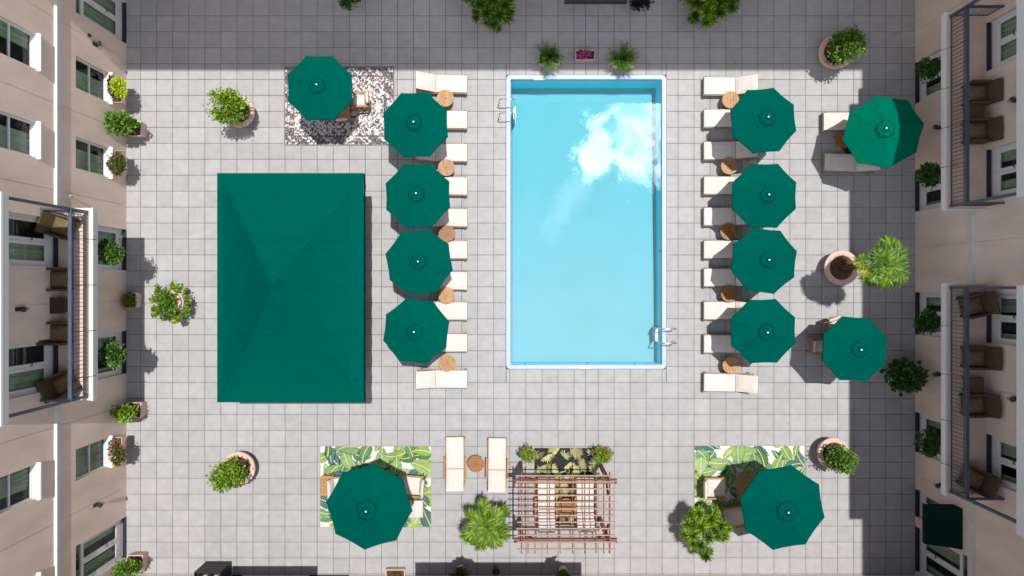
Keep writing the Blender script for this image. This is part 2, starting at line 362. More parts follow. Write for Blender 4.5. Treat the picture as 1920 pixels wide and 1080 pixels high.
cp.add([p for r_ in rings for p in r_], fs); cp.build('coping', M_coping, pool, rel=True)
def depth(y): # deep end to the top of the picture
    t = (y - iy0) / (iy1 - iy0); t = min(1, max(0, t)); return -(0.92 + 0.26 * (t * t * (3 - 2 * t)))
sh = MB(); ny = 24; e = .003
jx0, jx1, jy0, jy1 = ix0 + e, ix1 - e, iy0 + e, iy1 - e
vs = []; fs = []
for j in range(ny + 1):
    y = jy0 + (jy1 - jy0) * j / ny; d_ = depth(y)
    vs += [(jx0, y, -.09), (jx0, y, d_ + .08), (jx0 + .08, y, d_), (jx1 - .08, y, d_), (jx1, y, d_ + .08), (jx1, y, -.09)]
for j in range(ny):
    for k in (1, 2, 3): fs.append((j * 6 + k, j * 6 + k + 1, j * 6 + 7 + k, j * 6 + 6 + k))
sh.add(vs, fs); sh.build('basin', M_pool, pool, rel=True)
sh = MB(); fs = [(j * 6 + k, j * 6 + k + 1, j * 6 + 7 + k, j * 6 + 6 + k) for j in range(ny) for k in (0, 4)]
fs.append((0, 5, 4, 3, 2, 1)); b_ = ny * 6; fs.append((b_, b_ + 1, b_ + 2, b_ + 3, b_ + 4, b_ + 5))
sh.add(vs, fs); sh.build('basin_wall', M_poolwall, pool, rel=True)
wt = MB(); wt.box(ix0 - .004, ix1 + .004, iy0 - .004, iy1 + .004, -1.3, -.07); wt.build('water', G_wat, pool, rel=True)
dr = MB(); cx, cy = P(1096, 218, -1.45); dr.lathe([(.12, 0), (.12, .02), (.085, .024), (.07, .012), (.02, .016)], 20, (cx, cy, depth(cy) + .002)); dr.build('floor_drain', M_whitestone, pool, rel=True)
sk = MB(); a = P(1001, 151); b = P(1022, 151); sk.box(a[0], b[0], iy1 - .012, iy1 + .02, -.11, .03); sk.build('skimmer', M_white, pool, rel=True)
sk = MB(); a = P(1088, 686); b = P(1104, 690); sk.cbox(a[0], b[0], b[1] - .02, a[1] + .02, .03, .052, .005); sk.build('coping_plate', M_white, pool, rel=True)
for (fx, fy) in ((959, 385), (959, 605), (985, 683), (1103, 683), (1193, 683), (1240, 470)):
    q = MB(); a = P(fx, fy); X = ix0 + .004 if fx < 970 else (ix1 - .004 if fx > 1230 else a[0]); Yq = iy0 + .004 if fy > 670 else a[1]
    q.lathe([(.045, 0), (.045, .012), (.02, .014)], 12); 
    if fy > 670: T = Matrix.Translation((X, Yq, -.35)) @ Matrix.Rotation(R(-90), 4, 'X')
    else: T = Matrix.Translation((X, Yq, -.35)) @ Matrix.Rotation(R(90 if fx < 970 else -90), 4, 'Y')
    q.v = [tuple(T @ Vector(p)) for p in q.v]; q.build('wall_fitting', M_navy, pool, rel=True)
def ladder(px, py, side, label):
    X = ix0 if side < 0 else ix1; y = (540 - py) / 50; s_ = -side
    t = thing('pool_ladder', label, 'pool ladder', (X, y, .04), 0, 'stainless pool ladders')
    for dy in (-.26, .26):
        pts = [(-s_ * .42, dy, .0)] + [(-s_ * .42 + s_ * .12 * (1 - math.cos(a)), dy, .55 + .16 * math.sin(a)) for a in [R(x) for x in (0, 30, 60, 90)]] + \
              [(s_ * .0, dy, .71)] + [(s_ * .02 + s_ * .13 * math.sin(a), dy, .58 + .13 * math.cos(a)) for a in [R(x) for x in (20, 50, 90)]] + [(s_ * .15, dy, -.95)]
        q = MB(); q.tube(pts, .021, 8); q.build('handrail', M_chrome, t, smooth=True)
        q = MB(); q.lathe([(.05, 0), (.05, .015), (.025, .03)], 12, (-s_ * .42, dy, .0)); q.build('floor_flange', M_chrome, t)
    for z in (-.25, -.52, -.79):
        q = MB(); q.cbox(.15 * s_ - .05, .15 * s_ + .05, -.25, .25, z - .02, z + .02, .006); q.build('tread', M_white, t)
    return t
ladder(957, 209, -1, 'chrome ladder at the upper left corner of the pool')
ladder(1237, 628, 1, 'chrome ladder at the lower right corner of the pool')

# ---------------------------------------------------------------- buildings round the court
XL, XR, YT, YB = -14.46, 15.12, 10.80, -10.76
ROOF = 13.9
class Wing:
    """n = out from the wall into the court, u = along it, v = up"""
    def __init__(s, name, label, F, L):
        s.F = F; s.root = thing(name, label, 'building', L); s.holes = []
    def mb(s): return MB()
    def box(s, mb, u0, u1, n0, n1, v0, v1):
        vs = [s.F(u, n, v) for v in (v0, v1) for n in (n0, n1) for u in (u0, u1)]
        mb.add(vs, [(0, 2, 3, 1), (4, 5, 7, 6), (0, 1, 5, 4), (2, 6, 7, 3), (0, 4, 6, 2), (1, 3, 7, 5)])
    def build_wall(s, u0, u1, v0, v1):
        us = sorted({u0, u1} | {x for h in s.holes for x in h[:2] if u0 < x < u1}); vv = sorted({v0, v1} | {x for h in s.holes for x in h[2:4] if v0 < x < v1})
        mb = MB(); F = s.F
        def hole(a, b):
            best = 0
            for h in s.holes:
                if h[0] < a < h[1] and h[2] < b < h[3]: best = max(best, h[4])
            return best
        dep = [[hole((us[i] + us[i + 1]) / 2, (vv[j] + vv[j + 1]) / 2) for j in range(len(vv) - 1)] for i in range(len(us) - 1)]
        for i in range(len(us) - 1):
            for j in range(len(vv) - 1):
                d = dep[i][j]; a, b, c, e = us[i], us[i + 1], vv[j], vv[j + 1]
                if d < .1: mb.add([F(a, -d, c), F(b, -d, c), F(b, -d, e), F(a, -d, e)], [(0, 1, 2, 3)])
                if i + 1 < len(us) - 1 and dep[i + 1][j] != d:
                    d2 = dep[i + 1][j]; mb.add([F(b, -d, c), F(b, -d2, c), F(b, -d2, e), F(b, -d, e)], [(0, 1, 2, 3)])
                if j + 1 < len(vv) - 1 and dep[i][j + 1] != d:
                    d2 = dep[i][j + 1]; mb.add([F(a, -d, e), F(b, -d, e), F(b, -d2, e), F(a, -d2, e)], [(0, 1, 2, 3)])
        mb.build('wall', M_stucco, s.root, rel=True)
    def curtain(s, par, u0, u1, v0, v1, dn, gaps=None):
        mb = MB(); n = max(8, int((u1 - u0) / .035)); vs = []
        ph = random.uniform(0, 6)
        cov = gaps if gaps else random.choice([(0, 1), (0, 1), (0, .42), (.55, 1), (0, .7), (.3, 1)])
        a = u0 + (u1 - u0) * cov[0]; b = u0 + (u1 - u0) * cov[1]; n = max(6, int((b - a) / .03))
        for i in range(n + 1):
            u = a + (b - a) * i / n; d = dn - .02 * math.sin(i * 1.25 + ph) - .012 * math.sin(i * .53 + ph)
            vs += [s.F(u, d, v0), s.F(u, d, v1)]
        mb.add(vs, [(2 * i, 2 * i + 2, 2 * i + 3, 2 * i + 1) for i in range(n)]); mb.build('curtain', M_curt, par, rel=True)
    def pane(s, par, u0, u1, v0, v1, dn):
        mb = MB(); s.box(mb, u0, u1, dn - .004, dn + .004, v0, v1); mb.build('pane', G_win, par, rel=True)
    def window(s, u0, u1, v0, v1):
        s.holes.append((u0, u1, v0, v1, .16)); d = -.145; f = .05
        mb = MB()
        for a in ((u0, u0 + f, v0, v1), (u1 - f, u1, v0, v1), (u0 + f, u1 - f, v1 - f, v1), (u0 + f, u1 - f, v0, v0 + f), (u0 + f, u1 - f, (v0 + v1) / 2 - .025, (v0 + v1) / 2 + .025)):
            s.box(mb, a[0], a[1], d - .03, d + .03, a[2], a[3])
        wdw = mb.build('window', M_white, s.root, rel=True)
        m_ = (v0 + v1) / 2
        s.pane(wdw, u0 + f, u1 - f, m_ + .025, v1 - f, d); s.pane(wdw, u0 + f, u1 - f, v0 + f, m_ - .025, d - .012)
        s.curtain(wdw, u0, u1, v0, v1, d - .10)
        q = MB(); a, b = u0 - .05, u1 + .05; F = s.F
        vs = [F(a, .11, v0 - .10), F(b, .11, v0 - .10), F(b, .11, v0 - .035), F(a, .11, v0 - .035), F(b, .003, v0 - .10), F(a, .003, v0 - .10), F(b, .003, v0 - .004), F(a, .003, v0 - .004)]
        q.add(vs, [(0, 1, 2, 3), (3, 2, 6, 7), (0, 3, 7, 5), (1, 4, 6, 2), (0, 5, 4, 1), (5, 7, 6, 4)])
        s.box(q, u0, u1, -.115, .0025, v0 + .0, v0 + .012); q.build('sill', M_white, wdw, rel=True)
    def door(s, u0, u1, v0, v1, transom=True, cur=None):
        s.holes.append((u0, u1, v0, v1, .2)); d = -.175; f = .07; F = s.F
        vt = v1 - .48 if transom else v1 - f; mid = (u0 + u1) / 2
        mb = MB()
        for a in ((u0, u0 + f, v0 + .03, v1), (u1 - f, u1, v0 + .03, v1), (u0 + f, u1 - f, v1 - f, v1)): s.box(mb, a[0], a[1], d - .03, d + .04, a[2], a[3])
        if transom: s.box(mb, u0 + f, u1 - f, d - .03, d + .04, vt - .07, vt)
        dr_ = mb.build('door', M_white, s.root, rel=True)
        if transom:
            s.pane(dr_, u0 + f, u1 - f, vt, v1 - f, d); vl = vt - .07
        else: vl = vt
        for a, b in ((u0 + f, mid), (mid, u1 - f)):
            q = MB(); st = .10; a += .004; b -= .004
            for r_ in ((a, a + st, v0 + .05, vl), (b - st, b, v0 + .05, vl), (a + st, b - st, vl - .1, vl), (a + st, b - st, v0 + .05, v0 + .38)): s.box(q, r_[0], r_[1], d - .018, d + .022, r_[2], r_[3])
            q.build('door_leaf', M_white, dr_, rel=True)
            s.pane(dr_, a + st, b - st, v0 + .38, vl - .1, d)
        q = MB(); s.box(q, mid + .03, mid + .05, d + .022, d + .07, v0 + 1.0, v0 + 1.03); s.box(q, mid + .03, mid + .15, d + .06, d + .075, v0 + 1.0, v0 + 1.03); q.build('handle', M_lamp, dr_, rel=True)
        q = MB(); s.box(q, u0 + .003, u1 - .003, d + .045, .012, v0 + .0, v0 + .028); q.build('threshold', M_navy, dr_, rel=True)
        if cur is None: cur = random.choice([[(0, .33), (.7, 1)], [(0, .5), (.5, 1)], [(.0, .55)], [(.62, 1), (0, .2)], [(0, 1)]])
        for c_ in cur: s.curtain(dr_, u0, u1, v0 + .05, v1 - .05, d - .12, c_)
    def joint(s, u, v0, v1): s.holes.append((u - .009, u + .009, v0, v1, .02))
    def course(s, u0, u1, v0, v1):
        mb = MB(); F = s.F
        prof = [(0.002, v0 - .04), (.045, v0), (.045, v1 - .1), (.085, v1 - .06), (.085, v1), (.002, v1 + .03)]
        vs = [F(u, n, v) for u in (u0, u1) for n, v in prof]; k = len(prof)
        fs = [(i, i + 1, k + i + 1, k + i) for i in range(k - 1)] + [tuple(range(k - 1, -1, -1)), tuple(range(k, 2 * k))]
        mb.add(vs, fs); mb.build('string_course', M_whitestone, s.root, rel=True)
    def balcony(s, u0, u1, vt, out_, rails=True, post_to=None, post_us=None, hooks=(), rail_h=.85, fh=.3, cb=.078):
        F = s.F; mb = MB(); s.box(mb, u0 + cb + .002, u1 - cb - .002, .003, out_ - cb - .002, vt - .2, vt - .02); b = mb.build('balcony', M_balfloor, s.root, rel=True)
        q = MB(); s.box(q, u0, u1, out_ - cb, out_, vt - fh, vt); s.box(q, u0, u0 + cb, .004, out_ - cb - .002, vt - fh, vt); s.box(q, u1 - cb, u1, .004, out_ - cb - .002, vt - fh, vt)
        s.box(q, u0 - .02, u1 + .02, out_ + .001, out_ + .03, vt - .06, vt + .015)
        q.build('fascia', M_white, b, rel=True)
        q = MB(); s.box(q, u0 + .079, u1 - .079, .004, out_ - .079, vt - .23, vt - .203); q.build('soffit', M_whitestone, b, rel=True)
        if rails:
            rn = out_ - .13; a, c = u0 + .13, u1 - .13
            def rb(name, *boxes):
                q = MB()
                for x in boxes: s.box(q, *x)
                return q.build(name, M_rail, b, rel=True)
            rb('top_rail', (a - .03, c + .03, rn - .075, rn + .035, vt + rail_h - .02, vt + rail_h + .02))
            rb('middle_rail', (a, c, rn - .012, rn + .012, vt + rail_h - .13, vt + rail_h - .11))
            rb('bottom_rail', (a, c, rn - .015, rn + .015, vt + .07, vt + .1))
            nb = int((c - a) / .128); bm = None
            for i in range(nb + 1):
                u = a + (c - a) * i / nb
                q = MB(); s.box(q, u - .009, u + .009, rn - .009, rn + .009, vt + .1, vt + rail_h - .02); q.build('baluster', M_rail, b, rel=True)
            for u in (a, c):
                rb('side_rail', (u - .03, u + .03, .02, rn - .08, vt + rail_h - .02, vt + rail_h + .02), (u - .012, u + .012, .02, rn, vt + .07, vt + .1), (u - .012, u + .012, .02, rn - .02, vt + rail_h - .13, vt + rail_h - .11), (u - .0125, u + .0125, .0205, .04, vt + .07, vt + rail_h - .0205), (u - .0125, u + .0125, rn - .11, rn - .09, vt + .07, vt + rail_h - .0205))
                for i in range(1, 10):
                    nn = rn * i / 10; q = MB(); s.box(q, u - .009, u + .009, nn - .009, nn + .009, vt + .1, vt + rail_h - .02); q.build('baluster', M_rail, b, rel=True)
            for u in hooks:
                q = MB(); p0 = F(u, rn - .05, vt + rail_h); p1 = F(u, out_ + .02, vt + .06); p2 = F(u, out_ + .12, vt - .04); p3 = F(u, out_ + .02, vt - .12)
                q.tube([p0, p1, p2, p3], .009, 6); q.build('brace', M_black, b, rel=True)
        if post_to:
            for u in post_us or (u0 + .13, u1 - .13):
                q = MB(); s.box(q, u - .04, u + .04, out_ - .20, out_ - .12, vt - .01, post_to); q.build('post', M_rail, b, rel=True)
        return b
    def vent(s, u, v):
        q = MB(); s.box(q, u - .05, u + .05, .003, .05, v - .05, v + .05); s.box(q, u - .03, u + .03, .05, .09, v - .035, v + .01); q.build('vent_cap', M_lamp, s.root, rel=True)

wl = Wing('hotel_wing', 'sunlit beige stucco wing with balcony, the left side of the court', lambda u, n, v: (XL + n, u, v), (XL - 4, 0, 0))
wr = Wing('hotel_wing', 'shaded beige stucco wing with two white-edged balconies, the right side of the court', lambda u, n, v: (XR - n, u, v), (XR + 4, 0, 0))
wt_ = Wing('hotel_wing', 'wing at the top edge whose tall wall shades the upper strip of paving', lambda u, n, v: (u, YT - n, v), (0, YT + 4, 0))
wb = Wing('hotel_wing', 'wing at the bottom edge, only its foot grazing the picture', lambda u, n, v: (u, YB + n, v), (0, YB - 4, 0))

# left wing
D1, D2 = (0.66, 2.19), (-3.20, -1.60)
random.seed(11)
for (a, b) in ((6.65, 7.70), (3.97, 5.02), (-6.40, -5.35)):
    wl.window(a, b, 1.12, 2.97); wl.window(a, b, 4.86, 6.75); wl.window(a, b, 8.6, 10.5)
wl.window(-9.75, -8.70, 4.86, 6.75); wl.window(9.25, 10.3, 4.86, 6.75)
for (a, b) in ((9.15, 10.68), (-10.10, -8.56)): wl.door(a, b, 0.02, 2.97)
for (a, b) in (D1, D2):
    wl.door(a, b, 0.02, 2.9, False); wl.door(a, b, 3.86, 6.7, False); wl.door(a, b, 7.76, 10.5)
for u in (8.55, 5.85, 3.1, -.5, -4.4, -7.45): wl.joint(u, .3, 13)
wl.build_wall(YB, YT, 0, ROOF)
wl.course(2.62, YT - .02, 3.74, 4.03); wl.course(YB + .02, -3.66, 3.74, 4.03)
wl.balcony(-3.58, 2.55, 3.85, XL * -1 - 13.38, True, 7.46, None, (1.55, .1, -1.35, -2.8))
wl.balcony(-3.60, 2.50, 7.75, XL * -1 - 13.38, False, None)
for u, v in ((2.35, 2.9), (-3.35, 2.9), (8.62, 2.3), (-.35, 2.35)): wl.vent(u, v)
# right wing
DR = [(6.90, 8.44), (2.86, 4.40), (-1.74, -.16), (-6.13, -4.64)]
for i, (a, b) in enumerate(DR):
    wr.door(a, b, .02, 2.9, False); wr.door(a, b, 3.86, 6.7, False); wr.door(a, b, 7.2, 9.8, False)
wr.door(-10.6, -8.92, .02, 2.97); wr.door(-8.55, -7.52, .02, 2.4, False)
for u in (9.6, 5.6, 1.5, -3.2, -7.0): wr.joint(u, .3, 13)
wr.build_wall(YB, YT, 0, ROOF)
wr.course(.2, 2.42, 3.0, 3.28); wr.course(YB + .02, -6.68, 3.0, 3.28); wr.course(8.85, YT - .02, 3.0, 3.28)
wr.balcony(2.48, 8.78, 3.85, 15.12 - 13.82, True, 6.93, None, (7.6, 6.35, 5.1, 3.85), .8, .24, .04)
wr.balcony(-6.61, .14, 3.85, 15.12 - 13.82, True, 6.93, None, (-1.2, -2.75, -4.2, -5.6), .8, .24, .04)
for z in (7.2, 10.3):
    wr.balcony(2.48, 8.78, z, 15.12 - 13.82, False); wr.balcony(-6.75, .07, z, 15.12 - 13.82, False)
for u, v in ((8.75, 2.85), (4.75, 2.7), (-2.1, 2.7), (-6.5, 2.4)): wr.vent(u, v)
# top and bottom wings
for k in range(6):
    u = -12 + k * 4.6
    wt_.window(u, u + 1.05, 4.86, 6.75); wb.window(u, u + 1.05, 4.86, 6.75)
for a in (-11.6, -7.6): wb.door(a, a + 1.5, .02, 2.97)
wt_.door(2.0, 3.6, .02, 2.6); wt_.build_wall(XL, XR, 0, ROOF); wb.build_wall(XL, XR, 0, ROOF)
bb = wb.balcony(-3.2, 3.0, 3.85, 1.14, False)
for wing, ov, span in ((wl, .3, (-18.8, 18.8)), (wr, .42, (-18.8, 18.8)), (wt_, .0, (XL, XR)), (wb, .3, (XL, XR))):
    q = MB(); wing.box(q, span[0], span[1], -8, ov + .002, ROOF + .002, ROOF + .22); wing.box(q, span[0], span[1], -8, -.3, ROOF + .22, ROOF + .5) if ov > 0 else None
    q.build('roof', M_roof, wing.root, rel=True)
    q = MB(); wing.box(q, span[0] + .02, span[1] - .02, -7.9, -.75, 0.0, ROOF - .01); q.build('rooms', M_int, wing.root, rel=True)
    if wing in (wl, wr):
        q = MB(); wing.box(q, 10.82, 18.7, -7.9, -.002, 0, ROOF - .01); wing.box(q, -18.7, -10.78, -7.9, -.002, 0, ROOF - .01); q.build('end_block', M_stucco, wing.root, rel=True)

# awnings
def awning(wing, u0, u1, n1, vi, vo, label, m):
    F = wing.F; c = F((u0 + u1) / 2, 0, vi); t = thing('awning', label, 'awning', c)
    q = MB(); ns = 10; vs = []
    for i in range(ns + 1):
        u = u0 + (u1 - u0) * i / ns
        for k in range(5):
            f = k / 4; sag = .02 * math.sin(math.pi * f) + .006 * math.sin(i * 2.3 + k); vs.append(F(u, .01 + n1 * f, vi + (vo - vi) * f - sag))
        vs.append(F(u, n1 + .012, vo - .18))
    fs = [(i * 6 + k, i * 6 + k + 1, (i + 1) * 6 + k + 1, (i + 1) * 6 + k) for i in range(ns) for k in range(5)]
    q.add(vs, fs)
    for u in (u0, u1): q.add([F(u, .012, vi - .004), F(u, n1 - .002, vo - .004), F(u, .012, vo - .004)], [(0, 1, 2)])
    q.build('canvas', m, t, rel=True)
    for u in (u0 + .03, (u0 + u1) / 2, u1 - .03):
        q = MB(); q.tube([F(u, .02, vo - .03), F(u, n1 - .03, vo - .03), F(u, .02, vi - .07)], .014, 6); q.build('strut', M_black, t, rel=True)
awning(wr, -8.77, -7.40, .95, 2.72, 2.22, 'dark green canvas awning over the door at the lower right corner', M_greendark)
awning(wt_, 1.77, 3.90, 1.11, 2.9, 2.5, 'black awning edge at the top of the picture above the pool', M_black)
awning(wb, -10.2, -7.0, .78, 2.9, 2.62, 'dark awning on the bottom wing casting a long shadow on the paving', M_greendark)

# wall lanterns
def lantern(wing, u, v, label, grp):
    F = wing.F; t = thing('wall_lantern', label, 'wall lamp', F(u, 0, v), 0, grp)
    q = MB(); wing.box(q, u - .06, u + .06, .003, .03, v - .14, v + .14); q.build('back_plate', M_lamp, t, rel=True)
    q = MB(); q.tube([F(u, .03, v + .02), F(u, .1, v + .12), F(u, .18, v + .1)], .012, 6); q.build('arm', M_lamp, t, rel=True)
    c = F(u, .18, v - .16)
    q = MB(); q.lathe([(.05, 0), (.085, .19), (.08, .2)], 6, c); q.build('glass', M_frost, t, rel=True)
    q = MB(); q.lathe([(.1, .2), (.06, .26), (.02, .29)], 6, c); q.build('cap', M_lamp, t, rel=True)
gl_ = 'wall lanterns on the courtyard walls'
lantern(wl, 8.45, 1.95, 'small dark lantern on the left wall below the upper left door', gl_)
lantern(wl, -7.53, 1.9, 'small dark lantern on the left wall between the lowest window and lower door', gl_)
lantern(wl, -.62, 5.6, 'lantern on the left wall between the two balcony doors', gl_)
lantern(wr, 5.62, 5.2, 'lantern on the right wall behind the upper right balcony', gl_)
lantern(wr, -3.32, 5.2, 'lantern on the right wall behind the lower right balcony', gl_)
lantern(wr, 5.67, 1.5, 'lantern low on the right wall beside the upper right balcony edge', gl_)
lantern(wr, -3.05, 1.5, 'lantern low on the right wall beneath the middle of the lower right balcony', gl_)
lantern(wr, -6.95, 1.6, 'lantern low on the right wall just above the green awning', gl_)
q = MB(); q.lathe([(.03, 0), (.045, .05), (.03, .12)], 10, (XL + .12, 3.0, 3.3)); q.add(*(lambda b: (b.v, b.f))(MB().box(XL + .002, XL + .1, 2.98, 3.02, 3.34, 3.37)))
tag(q.build('wall_spotlight', M_frost), 'tiny pale spotlight on the left wall just above the balcony end', 'spotlight')

# ---------------------------------------------------------------- umbrellas
def make_umbrella(r, rim, rise, tilt=(0, 0), label='', big=False, spin=0):
    t = thing('patio_umbrella', label, 'umbrella', (0, 0, 0), 0, 'green octagonal patio umbrellas')
    TT = Matrix.Translation((0, 0, rim)) @ Matrix.Rotation(tilt[1], 4, 'Y') @ Matrix.Rotation(spin, 4, 'Z')
    q = MB(); q.lathe([(.27, 0), (.27, .05), (.22, .08), (.06, .10), (.04, .3)], 24); q.build('base', M_black, t)
    q = MB(); q.tube([(0, 0, .1), (0, 0, rim)] + [tuple(TT @ Vector((0, 0, rise - .03)))], .022, 10); q.build('pole', M_polewood, t)
    # canopy: 8 gores, hollow between the ribs, slightly domed along them
    q = MB(); q.T = TT; nr, ns = 9, 6; vs = []
    for k in range(8):
        for i in range(nr + 1):
            f = i / nr
            for s in range(ns):
                g_ = s / ns; a0, a1 = R(45 * k), R(45 * (k + 1))
                x = (math.cos(a0) * (1 - g_) + math.cos(a1) * g_) * r * f; y = (math.sin(a0) * (1 - g_) + math.sin(a1) * g_) * r * f
                inw = 1 - .018 * f * math.sin(math.pi * g_)
                z = rise * (1 - f ** 1.12) - (.045 * f * (1.25 - f)) * math.sin(math.pi * g_)
                vs.append((x * inw, y * inw, z))
    fs = []
    def vid(k, i, s):
        if s == ns: k, s = (k + 1) % 8, 0
        return (k * (nr + 1) + i) * ns + s
    for k in range(8):
        for i in range(1, nr):
            for s in range(ns): fs.append((vid(k, i, s), vid(k, i + 1, s), vid(k, i + 1, s + 1), vid(k, i, s + 1)))
    q.add(vs, fs)
    # hem turned down at the rim
    vs2 = []; fs2 = []
    for k in range(8):
        for s in range(ns):
            p = Vector(vs[vid(k, nr, s)]); vs2 += [tuple(p + Vector((0, 0, -.0))), tuple(p * 1.0 + Vector((p.x * .004, p.y * .004, -.05)))]
    m_ = len(vs2) // 2
    for i in range(m_): j = (i + 1) % m_; fs2.append((2 * i, 2 * j, 2 * j + 1, 2 * i + 1))
    q.add(vs2, fs2); q.T = None
    can = q.build('canopy', M_green, t)
    # wind vent: small flap with rucked edge
    q = MB(); q.T = TT; vs = []; n = 48; rv = r * .23
    for i, (f, dz) in enumerate(((.08, .04), (.5, .036), (.85, .03), (1, .010), (.95, .0))):
        for k in range(n):
            a = 2 * math.pi * k / n; wob = 1 + (.055 * math.sin(8 * a + 1) + .05 * math.sin(13 * a + .5) + .04 * math.sin(5 * a)) * f
            vs.append((math.cos(a) * rv * f * wob, math.sin(a) * rv * f * wob, rise * (1 - (f * .23) ** 1.12) + dz + .012 * f * math.sin(7 * a + r) + .008 * f * math.sin(12 * a)))
    fs = [(i * n + k, i * n + (k + 1) % n, (i + 1) * n + (k + 1) % n, (i + 1) * n + k) for i in range(4) for k in range(n)] + [tuple(range(n))]
    q.add(vs, fs); q.T = None; q.build('vent', M_vent, can, smooth=True)
    q = MB(); q.T = TT; q.lathe([(.036, rise + .03), (.040, rise + .05), (.028, rise + .08), (.008, rise + .09)], 12); q.T = None; q.build('finial', M_alu, t, smooth=True)
    for k in range(8):
        a = R(45 * k); q = MB(); q.T = TT
        q.bar((0, 0, rise - .05), (math.cos(a) * r * .99, math.sin(a) * r * .99, -.03), .018, .014); q.T = None; q.build('rib', M_polewood, t)
        q = MB(); q.T = TT; q.bar((0, 0, -.25), (math.cos(a) * r * .5, math.sin(a) * r * .5, rise * .5 - .06), .014, .012); q.T = None; q.build('strut', M_polewood, t)
    return t
UR, URIM = 1.185, 2.15
# (canopy centre px, py, vertex angle, words)
umbs = [(780, 231, 24.5, 'green umbrella, topmost of the four left of the pool'),
        (783, 371, 24.5, 'green umbrella, second from the top of the four left of the pool'),
        (780.7, 490.7, 31.8, 'green umbrella, third from the top of the four left of the pool'),
        (783, 620, 16, 'green umbrella, lowest of the four left of the pool'),
        (1430.7, 228.5, 27.5, 'green umbrella, topmost of the four right of the pool'),
        (1433.4, 362.5, 22.5, 'green umbrella, second from the top of the four right of the pool'),
        (1430.5, 491.7, 16, 'green umbrella, third from the top of the four right of the pool'),
        (1434, 617.7, 24, 'green umbrella, lowest of the four right of the pool'),
        (596, 162, 23, 'green umbrella over the table on the black and white rug'),
        (1601.7, 658, 19, 'green umbrella near the dark bush by the right wall')]
ub = make_umbrella(UR, URIM, .40, (0, 0), umbs[0][3])
for i, (a, b, ang, lab) in enumerate(umbs):
    x, y = P(a, b, URIM); o = place(ub, i > 0, (x, y, 0), R(ang), lab)
    o.rotation_euler = (R([1, -2, 1.5, 0, -1, 2, -1, 1, 2, -1.5][i]), R([-1, 1, 2, -1.5, 1, -1, 1.5, -2, 1, 1][i]), R(ang))
ub2 = make_umbrella(1.46, 2.62, .46, (0, 0), 'large green umbrella over the leaf print rug at lower left', True)
x, y = P(692, 950, 2.62); place(ub2, False, (x, y, 0), R(-6), 'large green umbrella over the leaf print rug at lower left')
x, y = P(1467, 952, 2.62); place(ub2, True, (x, y, 0), R(-12.7), 'large green umbrella over the leaf print rug at lower right')
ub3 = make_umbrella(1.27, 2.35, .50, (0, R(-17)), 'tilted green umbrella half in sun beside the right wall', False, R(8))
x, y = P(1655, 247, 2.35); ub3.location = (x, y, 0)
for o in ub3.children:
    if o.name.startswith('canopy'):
        o.data.materials[0] = M_greenlit
        for c_ in o.children: c_.data.materials[0] = M_greenlit

# ---------------------------------------------------------------- green pavilion
x0, y1 = P(408, 325, 2.6); x1, y0 = P(682, 754, 2.6); cx, cy = (x0 + x1) / 2, (y0 + y1) / 2
pv = thing('canopy_pavilion', 'big rectangular green canvas pavilion with hipped roof', 'pavilion', (cx, cy, 0))
hx, hy = (x1 - x0) / 2, (y1 - y0) / 2
q = MB(); nx, ny = 30, 44; vs = []
for j in range(ny + 1):
    for i in range(nx + 1):
        u, v = -1 + 2 * i / nx, -1 + 2 * j / ny; e = max(abs(u), abs(v)); f = 1 - e
        z = 2.62 + 1.85 * (f ** 1.38) * (1 if f < .97 else 1) + .012 * math.sin(5 * u) * math.sin(7 * v)
        along = v if abs(u) > abs(v) else u
        z -= .035 * (1 - (along / max(e, .01)) ** 2) * e * (1 - e) * 4 * .6
        vs.append((u * hx, v * hy, z))
fs = []
for j in range(ny):
    for i in range(nx):
        a, b, c, d = j * (nx + 1) + i, j * (nx + 1) + i + 1, (j + 1) * (nx + 1) + i + 1, (j + 1) * (nx + 1) + i
        uu, vv_ = -1 + 2 * (i + .5) / nx, -1 + 2 * (j + .5) / ny
        if uu * vv_ > 0: fs += [(a, b, c), (a, c, d)]
        else: fs += [(a, b, d), (b, c, d)]
q.add(vs, fs); q.build('roof_canvas', M_green, pv)
def pz(X, Y):
    u, v = X / hx, Y / hy; e = max(abs(u), abs(v)); f = max(0, 1 - e); along = v if abs(u) > abs(v) else u
    return 2.62 + 1.85 * (f ** 1.38) + .012 * math.sin(5 * u) * math.sin(7 * v) - .035 * (1 - (along / max(e, .01)) ** 2) * e * (1 - e) * 2.4
seams = [[(sx * hx * k / 30, sy * hy * k / 30) for k in range(31)] for sx in (-1, 1) for sy in (-1, 1)]
seams += [[(c * hx, -hy + 2 * hy * k / 60) for k in range(61)] for c in (-.8, .8)] + [[(-hx + 2 * hx * k / 40, c * hy) for k in range(41)] for c in (-.8, -.4, 0.0, .4, .8)]
for sm in seams:
    q = MB(); vs = []
    for i, (X, Y) in enumerate(sm):
        a = sm[max(0, i - 1)]; b = sm[min(len(sm) - 1, i + 1)]; d = Vector((b[0] - a[0], b[1] - a[1], 0)).normalized(); n_ = Vector((-d.y, d.x, 0)) * .014
        z = pz(X, Y); vs += [(X - n_.x, Y - n_.y, z + .004), (X, Y, z + .013), (X + n_.x, Y + n_.y, z + .004)]
    q.add(vs, [(3 * i + k, 3 * i + 3 + k, 3 * i + 4 + k, 3 * i + 1 + k) for i in range(len(sm) - 1) for k in (0, 1)]); q.build('seam', M_green, pv)
